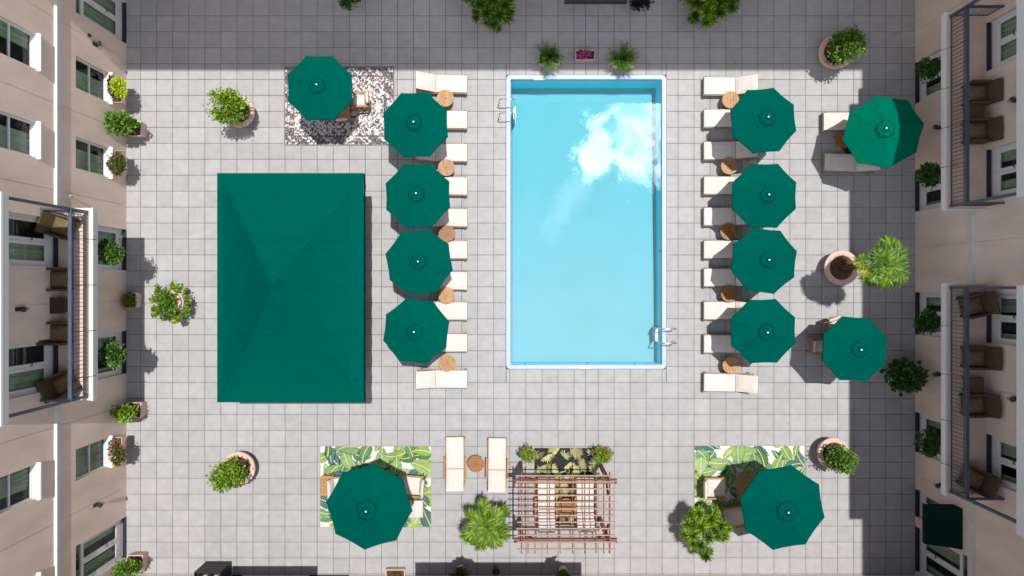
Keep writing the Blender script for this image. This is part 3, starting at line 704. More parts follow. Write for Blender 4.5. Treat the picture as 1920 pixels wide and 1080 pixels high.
for (a, b) in (((-hx, -hy), (hx, -hy)), ((hx, -hy), (hx, hy)), ((hx, hy), (-hx, hy)), ((-hx, hy), (-hx, -hy))):
    q = MB(); n = 40; vs = []
    nrm = Vector((b[1] - a[1], a[0] - b[0])).normalized()
    for i in range(n + 1):
        f = i / n; X, Y = a[0] + (b[0] - a[0]) * f, a[1] + (b[1] - a[1]) * f; wv = .012 * math.sin(i * 1.7)
        vs += [(X + nrm.x * .003, Y + nrm.y * .003, 2.625), (X + nrm.x * (.012 + wv), Y + nrm.y * (.012 + wv), 2.36)]
    q.add(vs, [(2 * i, 2 * i + 2, 2 * i + 3, 2 * i + 1) for i in range(n)]); q.build('valance', M_green, pv)
for sx in (-1, 1):
    for sy in (-1, -.02, 1):
        q = MB(); X, Y = sx * (hx - .62), sy * (hy - .5); q.box(X - .04, X + .04, Y - .04, Y + .04, 0.02, 2.56); q.build('post', M_black, pv)
        q = MB(); q.box(X - .12, X + .12, Y - .12, Y + .12, .002, .02); q.build('foot_plate', M_black, pv)
q = MB(); 
for sx in (-1, 1): q.box(sx * (hx - .62) - .02, sx * (hx - .62) + .02, -hy + .1, hy - .1, 2.5, 2.55)
for sy in (-1, 1): q.box(-hx + .1, hx - .1, sy * (hy - .12) - .02, sy * (hy - .12) + .02, 2.46, 2.5)
q.build('top_frame', M_black, pv)
# ---------------------------------------------------------------- loungers and side tables
def rounded_cushion(x0, x1, y0, y1, z0, z1, r=.03, puff=.015, nx=8, ny=5):
    mb = MB(); vs = []
    for top in (1, 0):
        for j in range(ny + 1):
            for i in range(nx + 1):
                u, v = i / nx, j / ny
                ed = min(1, min(u, 1 - u) * nx / 1.0) * min(1, min(v, 1 - v) * ny / 1.0)
                x = x0 + (x1 - x0) * u; y = y0 + (y1 - y0) * v
                z = (z1 - r * (1 - ed) + puff * math.sin(math.pi * u) * math.sin(math.pi * v)) if top else (z0 + r * .5 * (1 - ed))
                vs.append((x, y, z))
    k = (nx + 1) * (ny + 1); fs = []
    for j in range(ny):
        for i in range(nx):
            a = j * (nx + 1) + i; fs.append((a, a + 1, a + nx + 2, a + nx + 1)); fs.append((k + a, k + a + nx + 1, k + a + nx + 2, k + a + 1))
    edge = [i for i in range(nx + 1)] + [j * (nx + 1) + nx for j in range(1, ny + 1)] + [ny * (nx + 1) + i for i in range(nx - 1, -1, -1)] + [j * (nx + 1) for j in range(ny - 1, 0, -1)]
    for i in range(len(edge)): a, b = edge[i], edge[(i + 1) % len(edge)]; fs.append((k + a, k + b, b, a))
    mb.add(vs, fs); return mb
def make_lounger(raise_deg, arms, wood, label):
    """foot end at +x, head at -x; cushion split at the hinge"""
    t = thing('sun_lounger', label, 'sun lounger', (0, 0, 0), 0, 'white cushioned sun loungers')
    hx_ = -.24
    q = MB()
    for s in (-1, 1): q.box(-.92, .945, s * .33 - .02, s * .33 + .02, .22, .29)
    q.box(.905, .944, -.309, .309, .222, .288); q.box(-.92, -.88, -.309, .309, .222, .288); q.box(hx_ - .03, hx_ + .03, -.309, .309, .224, .25)
    q.build('frame', wood, t)
    for sx in (-.78, .86):
        for s in (-1, 1): q = MB(); q.box(sx - .03, sx + .03, s * .345 - .018, s * .345 + .018, .003, .30 if sx < 0 else .36); q.build('leg', wood, t)
    for i in range(9):
        x = hx_ + .09 + i * .125; q = MB(); q.box(x - .04, x + .04, -.305, .305, .292, .308); q.build('slat', wood, t)
    c = rounded_cushion(hx_ + .022, .93, -.315, .315, .31, .375).build('seat_cushion', M_cush, t, smooth=False)
    T = Matrix.Translation((hx_, 0, .30)) @ Matrix.Rotation(R(raise_deg), 4, 'Y')
    ln = .80
    q = MB(); q.T = T
    for s in (-1, 1): q.box(-ln, -.01, s * .29 - .018, s * .29 + .018, -.03, .0)
    q.box(-ln, -ln + .05, -.272, .272, -.029, -.001); q.T = None
    q.build('back_frame', wood, t)
    q = rounded_cushion(-ln - .01, -.02, -.315, .315, .004, .07, nx=6); q.v = [tuple(T @ Vector(p)) for p in q.v]; q.build('back_cushion', M_cush, t)
    if arms:
        for s in (-1, 1):
            q = MB(); q.cbox(-.52, .24, s * .385 - .035, s * .385 + .035, .47, .5, .008); q.build('armrest', M_teak, t)
            q = MB()
            for x in (-.45, .12): q.box(x - .02, x + .02, s * .385 - .02, s * .385 + .02, .23, .469)
            q.build('arm_support', M_teak, t)
    return t
lg = make_lounger(33, False, M_teakgrey, 'lounger')
rowsL = [156, 223.5, 285.5, 348, 408, 468.5, 526, 583, 643, 711]
rowsR = [160.5, 221, 281.5, 347.5, 405.5, 467.5, 520, 582.5, 645, 718]
ordn = ['topmost', 'second from the top', 'third from the top', 'fourth from the top', 'fifth from the top', 'fifth from the bottom', 'fourth from the bottom', 'third from the bottom', 'second from the bottom', 'lowest']
first = False
for i, y_ in enumerate(rowsL):
    x, y = P(876, y_, .38); extra = ', fully clear of the umbrellas' if i == 9 else ''
    place(lg, first, (x - .94, y, 0), R(random.uniform(-1, 1)), f'white lounger, {ordn[i]} in the row left of the pool{extra}'); first = True
for i, y_ in enumerate(rowsR):
    x, y = P(1320.5, y_, .38); extra = ', wholly uncovered' if i == 9 else ''
    place(lg, True, (x + .94, y, 0), R(180 + random.uniform(-1, 1)), f'white lounger, {ordn[i]} in the row right of the pool{extra}')
x, y = P(1545, 227, .38); place(lg, True, (x + .94, y, 0), R(180), 'white lounger, upper of the pair under the tilted umbrella')
x, y = P(1547, 305, .38); place(lg, True, (x + .94, y, 0), R(178), 'white lounger, lower of the pair under the tilted umbrella')
la = make_lounger(20, True, M_teak, 'lounger')
x, y = P(853, 820, .38); place(la, False, (x, y - .94, 0), R(90.5), 'white lounger with teak arms, left of the round table below the pool')
x, y = P(932, 822, .38); place(la, True, (x, y - .94, 0), R(89.5), 'white lounger with teak arms, between the round table and the pergola')
x, y = P(1024, 897, .38); place(la, True, (x, y - .94, 0), R(90), 'white lounger under the pergola, left of its table')
x, y = P(1098, 896, .38); place(la, True, (x, y - .94, 0), R(90), 'white lounger under the pergola, right of its table')

def make_round_table(m, label, r=.31, h=.46):
    t = thing('side_table', label, 'side table', (0, 0, 0), 0, 'round teak side tables')
    n = 6; w_ = 2 * r / n
    for i in range(n):
        a = -r + i * w_ + .004; b = a + w_ - .008; k = 5; q = MB(); top = []; 
        pts = [(a + (b - a) * j / k, -math.sqrt(max(r * r - (a + (b - a) * j / k) ** 2, 0))) for j in range(k + 1)]
        pts += [(x, -y) for x, y in reversed(pts)]
        m_ = len(pts); q.add([(x, y, h - .022) for x, y in pts] + [(x, y, h) for x, y in pts], [tuple(range(m_ - 1, -1, -1)), tuple(range(m_, 2 * m_))] + [(j, (j + 1) % m_, m_ + (j + 1) % m_, m_ + j) for j in range(m_)])
        q.build('top_board', m, t)
    q = MB(); q.lathe([(r - .03, h - .07), (r - .005, h - .07), (r - .002, h - .024), (r - .03, h - .024)], 28); q.build('apron', m, t)
    q = MB(); q.lathe([(.022, h), (.022, h + .004), (.012, h + .005)], 12); q.build('hole_plug', M_black, t)
    for k in range(4):
        a = R(45 + 90 * k); q = MB(); q.tube([(math.cos(a) * r * .78, math.sin(a) * r * .78, .003), (math.cos(a) * r * .72, math.sin(a) * r * .72, h - .05)], .022, 6); q.build('leg', m, t)
    return t
tabs = [(835, 184, 0, 'left'), (837, 314, 20, 'left'), (838, 438, 75, 'left'), (837, 554, 5, 'left'), (838, 681, 40, 'left'), (1370, 187, 0, 'right'), (1368, 311, 80, 'right'), (1366.5, 434, 30, 'right'), (1368, 551, 60, 'right'), (1371, 685, 15, 'right')]
tw = ['topmost', 'second from the top', 'middle one', 'second from the bottom', 'lowest']
ta = make_round_table(M_teakround, 't'); tb = make_round_table(M_teakdark, 't'); ua = ubb = False
for i, (a, b, ang, side) in enumerate(tabs):
    x, y = P(a, b, .46); lab = f'round teak side table, {tw[i % 5]} in the lounger row {side} of the pool'
    if i in (2, 7, 8): place(tb, ubb, (x, y, 0), R(ang), lab); ubb = True
    else: place(ta, ua, (x, y, 0), R(ang), lab); ua = True
x, y = P(892, 870, .46); place(tb, True, (x, y, 0), R(90), 'round teak side table between the two upright loungers below the pool')
x, y = P(1061, 950, .46); place(tb, True, (x, y, 0), R(90), 'round teak side table between the loungers under the pergola')
x, y = P(1583, 262, .46); place(tb, True, (x, y, 0), R(0), 'round brown side table between the loungers at the tilted umbrella')

# ---------------------------------------------------------------- rugs (flat print as per-point colour)
def rug(px0_, px1_, py0_, py1_, paint, label, res=.013, th=.010, grp=None):
    a, b = P(px0_, py1_), P(px1_, py0_); W, Hh = b[0] - a[0], b[1] - a[1]
    nx, ny = int(W / res), int(Hh / res); xs_ = np.linspace(0, W, nx); ys_ = np.linspace(0, Hh, ny); X, Y = np.meshgrid(xs_, ys_)
    col = paint(X, Y, W, Hh)
    Zz = .002 + th + .0015 * np.sin(X * 3.1 + 1) * np.sin(Y * 2.7)
    v = np.stack([X + a[0], Y + a[1], Zz], -1).reshape(-1, 3)
    idx = np.arange(nx * ny).reshape(ny, nx); f = np.stack([idx[:-1, :-1], idx[:-1, 1:], idx[1:, 1:], idx[1:, :-1]], -1).reshape(-1, 4)
    cx_, cy_ = (a[0] + b[0]) / 2, (a[1] + b[1]) / 2; v[:, 0] -= cx_; v[:, 1] -= cy_
    me = bpy.data.meshes.new('rug'); me.vertices.add(len(v)); me.vertices.foreach_set('co', v.ravel()); me.loops.add(f.size); me.loops.foreach_set('vertex_index', f.ravel().astype(np.int32))
    me.polygons.add(len(f)); me.polygons.foreach_set('loop_start', np.arange(0, f.size, 4, dtype=np.int32)); me.polygons.foreach_set('loop_total', np.full(len(f), 4, np.int32)); me.update()
    at = me.color_attributes.new('print', 'FLOAT_COLOR', 'POINT'); at.data.foreach_set('color', np.concatenate([col.reshape(-1, 3), np.ones((nx * ny, 1))], 1).astype(np.float32).ravel())
    me.materials.append(vcmat('rug_weave')); o = bpy.data.objects.new('rug', me); C.objects.link(o); o.location = (cx_, cy_, 0)
    hem = MB()
    for bx in ((-W / 2 - .012, W / 2 + .012, -Hh / 2 - .012, -Hh / 2), (-W / 2 - .012, W / 2 + .012, Hh / 2, Hh / 2 + .012), (-W / 2 - .012, -W / 2, -Hh / 2, Hh / 2), (W / 2, W / 2 + .012, -Hh / 2, Hh / 2)): hem.box(*bx, .002, .004 + th)
    hem.build('hem', M_teakgrey, o)
    return tag(o, label, 'rug', grp)
def vnoise(X, Y, s, seed):
    r_ = np.random.default_rng(seed); G = r_.random((64, 64)); x = X * s + 11; y = Y * s + 7; xi, yi = np.floor(x).astype(int), np.floor(y).astype(int); fx, fy = x - xi, y - yi
    fx = fx * fx * (3 - 2 * fx); fy = fy * fy * (3 - 2 * fy); g = lambda i, j: G[(yi + j) % 64, (xi + i) % 64]
    return (g(0, 0) * (1 - fx) + g(1, 0) * fx) * (1 - fy) + (g(0, 1) * (1 - fx) + g(1, 1) * fx) * fy
def paint_bw(X, Y, W, Hh):
    cx_, cy_ = np.abs(X - W / 2), np.abs(Y - Hh / 2)          # mirrored Persian-style scroll print
    s = np.zeros_like(X)
    for (f, ph) in ((11, .3), (17, 1.1), (26, 2.0)): s += np.sin(cx_ * f + 2.2 * np.sin(cy_ * f * .55 + ph)) * np.cos(cy_ * f * .9 + 1.8 * np.sin(cx_ * f * .45 + ph))
    line = np.abs(s) < .50
    dots = (np.sin(cx_ * 31) * np.sin(cy_ * 29) > .55)
    ed = np.minimum(W / 2 - cx_, Hh / 2 - cy_)
    line2 = (np.abs(((ed - .36) / .03)) < .8) | (np.abs((ed - .12) / .02) < .6)
    bord = (ed < .34)
    wear = vnoise(X, Y, 4, 1) * .6 + vnoise(X, Y, 13, 2) * .4; grain = vnoise(X, Y, 38, 3)
    ink = (line | (dots & (s > .2)) | line2).astype(float); ink *= np.clip((wear - .20) * 5, 0, 1)
    bt = (np.sin(X * 24) * np.sin(Y * 24) + .8 * np.sin(X * 9 + Y * 11) > -.1).astype(float) * np.clip((wear - .2) * 4, .1, 1)
    ink = np.where(bord, np.maximum(ink, bt * .85), ink)
    ink = np.where(ed < .05, .8, ink); ink = np.clip(ink * (.65 + .6 * grain), 0, 1)
    med = (np.abs(cx_ * .9 + cy_ - .62) < .035) | (np.abs(cx_ + cy_ * .8 - .95) < .02); ink = np.maximum(ink, med * .8)
    c0 = np.array([.56, .52, .52]); c1 = np.array([.055, .055, .065]); return c0 * (1 - ink[..., None]) + c1 * ink[..., None]
def paint_leaf(seed, n=112, size=(.42, .88)):
    def f(X, Y, W, Hh):
        r_ = np.random.default_rng(seed); col = np.ones(X.shape + (3,)) * np.array([.60, .60, .57])
        pal = [((.02, .11, .16), (.0, .05, .10)), ((.10, .26, .08), (.01, .09, .09)), ((.30, .42, .08), (.04, .17, .06)), ((.45, .50, .16), (.10, .24, .07)), ((.02, .16, .17), (.01, .06, .11)), ((.20, .36, .10), (.01, .10, .14)), ((.50, .55, .28), (.20, .34, .12)), ((.03, .14, .05), (.01, .05, .03)), ((.38, .48, .12), (.01, .13, .16))]
        gx_ = int(math.ceil(math.sqrt(n * W / Hh))); gy_ = int(math.ceil(n / gx_)); cells = [(i, j) for i in range(gx_) for j in range(gy_)]; r_.shuffle(cells)
        for (i, j) in cells:
            cx_, cy_ = (i + r_.uniform(-.2, 1.2)) / gx_ * W, (j + r_.uniform(-.2, 1.2)) / gy_ * Hh
            a = r_.uniform(0, 2 * math.pi); ln = r_.uniform(*size); wd = ln * r_.uniform(.24, .40); ca, sa = math.cos(a), math.sin(a)
            bend = r_.uniform(-.5, .5)
            s = (X - cx_) * ca + (Y - cy_) * sa; t = -(X - cx_) * sa + (Y - cy_) * ca; u = s / ln + .5
            t = t - bend * ln * (u - .5) ** 2
            ok = (u > 0) & (u < 1); uu = np.clip(u, 0, 1); edge = wd * (np.sin(np.pi * uu ** .65)) ** .8
            vein = (u * ln - np.abs(t) * .9) * (2 * math.pi / (ln * .105))
            edge = edge * (1 - .16 * (np.cos(vein) > .82) * (np.abs(t) > wd * .25))
            ins = ok & (np.abs(t) < edge)
            c0, c1 = pal[r_.integers(len(pal))]; c0, c1 = np.array(c0) * np.array([.72, .82, .85]), np.array(c1) * np.array([.55, .72, .85])
            m_ = np.clip(np.abs(t) / (wd + 1e-6), 0, 1) ** .8; stripe = .5 + .5 * np.cos(vein)
            mixv = np.clip(.15 + .75 * (1 - m_) * .7 + 1.1 * (stripe - .5) + .5 * (vnoise(X, Y, 5, seed + 3) - .5), 0, 1)
            cc = c0 * (1 - mixv[..., None]) + c1 * mixv[..., None]
            lt = (stripe > .9) & (m_ > .1) & (m_ < .85); cc = np.where(lt[..., None], cc * .4 + np.array([.55, .60, .25]) * .6, cc)
            mid = np.abs(t) < .010 + .006 * (1 - uu); cc = np.where(mid[..., None], np.array([.55, .58, .22]), cc)
            rim = (np.abs(t) > edge - .016); cc = np.where(rim[..., None], c1 * .8, cc)
            col = np.where(ins[..., None], cc, col)
        return col
    return f
def paint_fern(X, Y, W, Hh):
    r_ = np.random.default_rng(5); col = np.ones(X.shape + (3,)) * np.array([.022, .026, .022])
    for k in range(80):
        cx_, cy_ = r_.uniform(0, W), r_.uniform(0, Hh); a0 = r_.uniform(0, 6.28)
        base = np.array([.34, .33, .16]) * r_.uniform(.35, 1.25)
        for m in range(9):
            a = a0 + (m - 4) * .34; ln = r_.uniform(.18, .30); s = (X - cx_) * math.cos(a) + (Y - cy_) * math.sin(a); t = -(X - cx_) * math.sin(a) + (Y - cy_) * math.cos(a); u = s / ln
            ins = (u > .06) & (u < 1) & (np.abs(t) < .020 * np.sin(np.pi * np.clip(u, 0, 1)) ** .7)
            cc = base[None, None, :] * (1 + .35 * np.clip(u, 0, 1))[..., None]; col = np.where(ins[..., None], cc, col)
    return col
rug(533, 739, 125, 273, paint_bw, 'worn black and white patterned rug at upper left')
rug(601, 808, 837, 988, paint_leaf(21), 'white rug with large green leaf print at lower left', grp=None)
rug(1302, 1508, 836, 988, paint_leaf(34), 'white rug with large green leaf print at lower right')
rug(1002, 1119, 840, 984, paint_fern, 'dark rug with olive fern print under the pergola')

# ---------------------------------------------------------------- dining tables and chairs
def make_table(w_, d_, h, m, label):
    t = thing('wooden_table', label, 'table'); n = max(3, int(round(d_ / .13))); s = d_ / n
    for i in range(n): q = MB(); q.box(-w_ / 2, w_ / 2, -d_ / 2 + i * s + .003, -d_ / 2 + (i + 1) * s - .003, h - .03, h); q.build('top_board', m, t)
    q = MB(); q.box(-w_ / 2 + .05, w_ / 2 - .05, -d_ / 2 + .05, -d_ / 2 + .08, h - .1, h - .031); q.box(-w_ / 2 + .05, w_ / 2 - .05, d_ / 2 - .08, d_ / 2 - .05, h - .1, h - .031); q.build('apron', m, t)
    for sx in (-1, 1):
        for sy in (-1, 1): q = MB(); q.box(sx * (w_ / 2 - .06) - .03, sx * (w_ / 2 - .06) + .03, sy * (d_ / 2 - .06) - .03, sy * (d_ / 2 - .06) + .03, .014, h - .032); q.build('leg', m, t)
    return t
def make_armchair(w_, d_, label, low=True, m=None):
    """faces +x"""
    m = m or M_teak; sh_ = .30 if low else .42; bh = .68 if low else .86; ah = .5 if low else .62
    t = thing('armchair', label, 'armchair')
    for sx in (-1, 1):
        for sy in (-1, 1): q = MB(); q.box(sx * (d_ / 2 - .04) - .022, sx * (d_ / 2 - .04) + .022, sy * (w_ / 2 - .03) - .022, sy * (w_ / 2 - .03) + .022, .014, ah - .02); q.build('leg', m, t)
    q = MB(); q.box(-d_ / 2 + .02, d_ / 2 - .02, -w_ / 2 + .052, w_ / 2 - .052, sh_ - .05, sh_); q.build('seat_frame', m, t)
    for sy in (-1, 1): q = MB(); q.cbox(-d_ / 2 - .02, d_ / 2 + .01, sy * (w_ / 2 - .03) - .035, sy * (w_ / 2 - .03) + .035, ah - .019, ah + .006, .006); q.build('armrest', m, t)
    rounded_cushion(-d_ / 2 + .08, d_ / 2 + .0, -w_ / 2 + .07, w_ / 2 - .07, sh_ + .002, sh_ + .11, .035).build('seat_cushion', M_cush, t)
    T = Matrix.Translation((-d_ / 2 + .06, 0, sh_ + .02)) @ Matrix.Rotation(R(-18), 4, 'Y')
    q = MB(); q.T = T
    for sy in (-1, 1): q.box(-.05, -.02, sy * (w_ / 2 - .09) - .02, sy * (w_ / 2 - .09) + .02, -.02, bh - sh_)
    q.box(-.05, -.02, -w_ / 2 + .111, w_ / 2 - .111, bh - sh_ - .05, bh - sh_)
    for k in range(5): yk = -w_ / 2 + .16 + (w_ - .32) * k / 4; q.box(-.045, -.025, yk - .015, yk + .015, 0, bh - sh_ - .052)
    q.T = None; q.build('backrest', m, t)
    q = rounded_cushion(0, bh - sh_ - .04, -w_ / 2 + .08, w_ / 2 - .08, 0, .10, .035); T2 = T @ Matrix.Translation((-.015, 0, .08)) @ Matrix.Rotation(R(-90), 4, 'Y') @ Matrix.Scale(-1, 4, (0, 0, 1)); q.v = [tuple(T2 @ Vector(p)) for p in q.v]; q.build('back_cushion', M_cush, t)
    return t
t = make_table(1.45, .95, .74, M_teak, 'teak dining table half hidden by the umbrella on the black and white rug'); x, y = P(630, 183, .74); t.location = (x, y, 0); t.rotation_euler.z = R(90)
c1 = make_armchair(.56, .54, 'chair', False)
x, y = P(676, 188, .5); c1.location = (x, y, 0); c1.rotation_euler.z = R(182); c1['label'] = 'teak dining chair with white seat, right of the table on the black and white rug'; c1['group'] = 'teak dining chairs'
dc = [(643, 213, 96, 'teak dining chair pushed in below the table on the black and white rug'),
      (1562, 612, -68, 'dining chair peeking out above the umbrella near the dark bush'), (1535, 650, -5, 'dining chair peeking out at the left of the umbrella near the dark bush')]
for a, b, ang, lab in dc:
    x, y = P(a, b, .5); place(c1, True, (x, y, 0), R(ang), lab, 'teak dining chairs')
t2 = make_table(.75, .75, .72, M_teak, 'small square teak table under the umbrella near the dark bush'); x, y = P(1588, 650, .72); t2.location = (x, y, 0)
c2 = make_armchair(.80, .78, 'teak armchair with cream cushions at the left edge of the lower right leaf rug'); x, y = P(1340, 914, .35); c2.location = (x, y, 0)
lc = [(1376, 968, 8, 'cream cushioned armchair tucked under the large lower right umbrella below the table'),
      (773, 910, 176, 'teak armchair with cream cushions at the right edge of the lower left leaf rug'),
      (642, 912, 2, 'cream cushioned armchair tucked under the lower left umbrella beside the square table')]
for a, b, ang, lab in lc:
    x, y = P(a, b, .35); place(c2, True, (x, y, 0), R(ang), lab, 'low teak armchairs on the leaf rugs')
c2['group'] = 'low teak armchairs on the leaf rugs'
t3 = make_table(.66, .72, .42, M_teak, 'low brown teak table between armchair and umbrella on the lower right leaf rug'); x, y = P(1398, 908, .42); t3.location = (x, y, 0)
t4 = make_table(.46, .74, .42, M_teakround, 'low orange teak table at the left edge of the lower left leaf rug'); x, y = P(613, 911, .42); t4.location = (x, y, 0)
ot = thing('footstool', 'white square footstool below the armchair on the lower left leaf rug', 'footstool', (*P(773, 955, .3), 0))
q = MB(); q.box(-.36, .38, -.3, .3, .12, .22); q.build('seat_frame', M_white, ot)
rounded_cushion(-.37, .0, -.31, .31, .222, .31).build('cushion', M_cush, ot); rounded_cushion(.008, .39, -.31, .31, .222, .31).build('cushion', M_cush, ot)
for sx in (-.32, .34):
    for sy in (-.26, .26): q = MB(); q.box(sx - .025, sx + .025, sy - .025, sy + .025, .014, .119); q.build('leg', M_white, ot)

# balcony wicker furniture
def make_wicker(label):
    t = thing('wicker_armchair', label, 'armchair', (0, 0, 0), 0, 'brown wicker armchairs on the balconies')   # faces +x
    q = MB(); q.cbox(-.3, .32, -.29, .29, .12, .36, .02); q.build('seat', M_wick, t)
    rounded_cushion(-.22, .31, -.23, .23, .362, .43).build('seat_cushion', M_wickseat, t)
    for s in (-1, 1): q = MB(); q.cbox(-.32, .3, s * .33 - .038, s * .33 + .038, .1, .6, .02); q.build('armrest', M_wick, t)
    q = MB(); T = Matrix.Translation((-.3, 0, .3)) @ Matrix.Rotation(R(-12), 4, 'Y'); q.T = T; q.cbox(-.04, .04, -.36, .36, -.1, .56, .02); q.T = None; q.build('backrest', M_wick, t)
    for sx in (-.26, .27):
        for sy in (-.29, .29): q = MB(); q.box(sx - .025, sx + .025, sy - .025, sy + .025, 0, .119); q.build('leg', M_black, t)
    return t
wk = make_wicker('w'); FZ = 3.832
wks = [(113, 424, -18, 'wicker armchair turned askew at the upper end of the left balcony'), (106, 524, 0, 'wicker armchair just above the small table on the left balcony'),
       (106, 625, 0, 'wicker armchair just below the small table on the left balcony'), (115, 722, 28, 'wicker armchair turned askew at the lower end of the left balcony'),
       (1836, 174, 180, 'wicker armchair above the table on the upper right balcony'), (1836, 245, 180, 'wicker armchair below the table on the upper right balcony'),
       (1829, 573, 194, 'wicker armchair turned askew at the top of the lower right balcony'), (1834, 671, 180, 'wicker armchair above the low table on the lower right balcony'),
       (1832, 760, 182, 'wicker armchair just below the low table on the lower right balcony'), (1830, 900, 155, 'wicker armchair turned askew at the bottom of the lower right balcony')]
for i, (a, b, ang, lab) in enumerate(wks):
    x, y = P(a, b, FZ + .42); place(wk, i > 0, (x, y, FZ), R(ang), lab)
def wick_table(a, b, lab, i, m=M_wick):
    t = thing('wicker_table', lab, 'side table', (*P(a, b, FZ + .4), FZ), 0, 'small wicker tables on the balconies')
    q = MB(); q.cbox(-.24, .24, -.25, .25, .36, .42, .012); q.build('table_top', m, t)
    q = MB(); q.box(-.2, .2, -.21, .21, .1, .359); q.build('skirt', m, t)
    for sx in (-.18, .18):
        for sy in (-.18, .18): q = MB(); q.box(sx - .02, sx + .02, sy - .02, sy + .02, 0, .099); q.build('leg', M_black, t)
M_wickred = mat('dark_red_wicker', (0.07, 0.03, 0.022), 0.75, var=0.25, scale=18, bump=0.9, bscale=70)
wick_table(107, 573, 'small dark red brown table between the armchairs on the left balcony', 0, M_wickred)
wick_table(1832, 210, 'small wicker table between the armchairs on the upper right balcony', 1)
wick_table(1830, 722, 'small wicker table on the lower right balcony', 2)

# ---------------------------------------------------------------- pergola
PH = 2.6
x0, y1 = P(972, 890, PH); x1, y0 = P(1148, 1032, PH)
pg = thing('pergola', 'reddish cedar pergola with open slatted roof below the pool', 'pergola', ((x0 + x1) / 2, (y0 + y1) / 2, 0))
q0 = lambda px, py, h=PH: P(px, py, h)
cx0 = q0(977, 0)[0]; cx1 = q0(1143, 0)[0]; by1 = q0(0, 902)[1]; by0 = q0(0, 1019)[1]
for X in (cx0 + .02, cx1 - .02):
    for Y in (by1 - .04, by0 + .04):
        q = MB(); q.box(X - .06, X + .06, Y - .06, Y + .06, .003, 2.36); q.build('post', M_cedar, pg, rel=True)
        sx = 1 if X < (cx0 + cx1) / 2 else -1; sy = 1 if Y < (by0 + by1) / 2 else -1
        q = MB(); q.bar((X + sx * .05, Y, 1.85), (X + sx * .5, Y, 2.34), .07, .05, (0, 1, 0)); q.build('brace', M_cedar, pg, rel=True)
        q = MB(); q.bar((X, Y + sy * .05, 1.85), (X, Y + sy * .5, 2.34), .05, .07, (1, 0, 0)); q.build('brace', M_cedar, pg, rel=True)
for Y in (by1, by1 - .1, by0, by0 + .1):
    q = MB(); a, b = q0(963, 0)[0], q0(1158, 0)[0]; q.box(a, b, Y - .018, Y + .018, 2.37, 2.5); q.build('beam', M_cedar, pg, rel=True)
for pxr in (978, 990, 1003, 1026, 1050, 1073.5, 1096.5, 1117.5, 1132, 1143):
    w_ = .045 if pxr in (978, 1143) else .028
    X = q0(pxr, 0, 2.55)[0]; q = MB(); q.box(X - w_ / 2, X + w_ / 2, q0(0, 1037, 2.55)[1], q0(0, 885, 2.55)[1], 2.503, 2.60); q.build('rafter', M_cedar, pg, rel=True)
for pyr in (892, 903.5, 916.5, 929, 941.5, 954, 966.5, 979, 991, 1003.5, 1016, 1030):
    Y = q0(0, pyr, 2.63)[1]; ex = random.uniform(-.03, .03); q = MB(); q.box(q0(968, 0, 2.63)[0] + ex, q0(1153, 0, 2.63)[0] + ex, Y - .018, Y + .018, 2.602, 2.65); q.build('slat', M_cedarlight, pg, rel=True)

# ---------------------------------------------------------------- plants
def leaves(mb, c, rad, n, size, clumps=12, spread=.42, droop=0.0, flat=0.0, rnd=None, shell=.75):
    """n folded leaf blades gathered in clumps through an ellipsoid"""
    r_ = rnd or random
    cc = []
    for _ in range(clumps):
        d = Vector((r_.gauss(0, 1), r_.gauss(0, 1), r_.gauss(0, 1) + .25)).normalized() * (r_.uniform(.35, 1) ** .6) * shell
        cc.append(d)
    for i in range(n):
        k = r_.choice(cc); d = Vector((r_.gauss(0, 1), r_.gauss(0, 1), r_.gauss(0, 1))) * spread * .55 + k
        if d.length > 1.18: d = d.normalized() * r_.uniform(.95, 1.18)
        p = Vector((c[0] + d.x * rad[0], c[1] + d.y * rad[1], c[2] + d.z * rad[2] - droop * (d.x * d.x + d.y * d.y)))
        out_ = Vector((d.x, d.y, d.z * .6 + .35)) + Vector((r_.gauss(0, .5), r_.gauss(0, .5), r_.gauss(0, .35))); out_.normalize()
        side = out_.cross(Vector((r_.gauss(0, .4), r_.gauss(0, .4), 1))).normalized(); up = side.cross(out_)
        L_ = size * r_.uniform(.6, 1.35); W_ = L_ * r_.uniform(.30, .46)
        a = p; m_ = p + out_ * L_ * .5 + up * L_ * .06; t_ = p + out_ * L_ - up * L_ * .10
        mb.add([a, m_ + side * W_, t_, m_ - side * W_, m_ - up * L_ * .04], [(0, 1, 4), (1, 2, 4), (2, 3, 4), (3, 0, 4)])
def lf(q, name, m, t):
    return tag(q.build(name, m, t), kind='stuff')
def stems(mb, base, c, rad, n, r=.012):
    for i in range(n):
        a = random.uniform(0, 6.28); e = Vector((c[0] + math.cos(a) * rad[0] * .6, c[1] + math.sin(a) * rad[1] * .6, c[2] + rad[2] * random.uniform(-.3, .4)))
        b = Vector(base) + Vector((math.cos(a) * .06, math.sin(a) * .06, 0)); mid = (b + e) / 2 + Vector((0, 0, .06)); mb.tube([b, mid, e], r, 5, r * .4)
def round_pot(t, r, h, m=M_terra, soil=True):
    q = MB(); q.lathe([(r * .62, .003), (r * .70, h * .12), (r * .93, h * .72), (r * .96, h * .84), (r * 1.03, h * .86), (r * 1.03, h * .97), (r * 1.0, h), (r * .74, h), (r * .71, h * .95), (r * .69, h * .86)], 40); q.build('pot', m, t, smooth=False)
    q = MB(); q.lathe([(r * .70, h * .80), (r * .70, h * .875), (r * .3, h * .90)], 32); q.build('soil', M_soil, t)
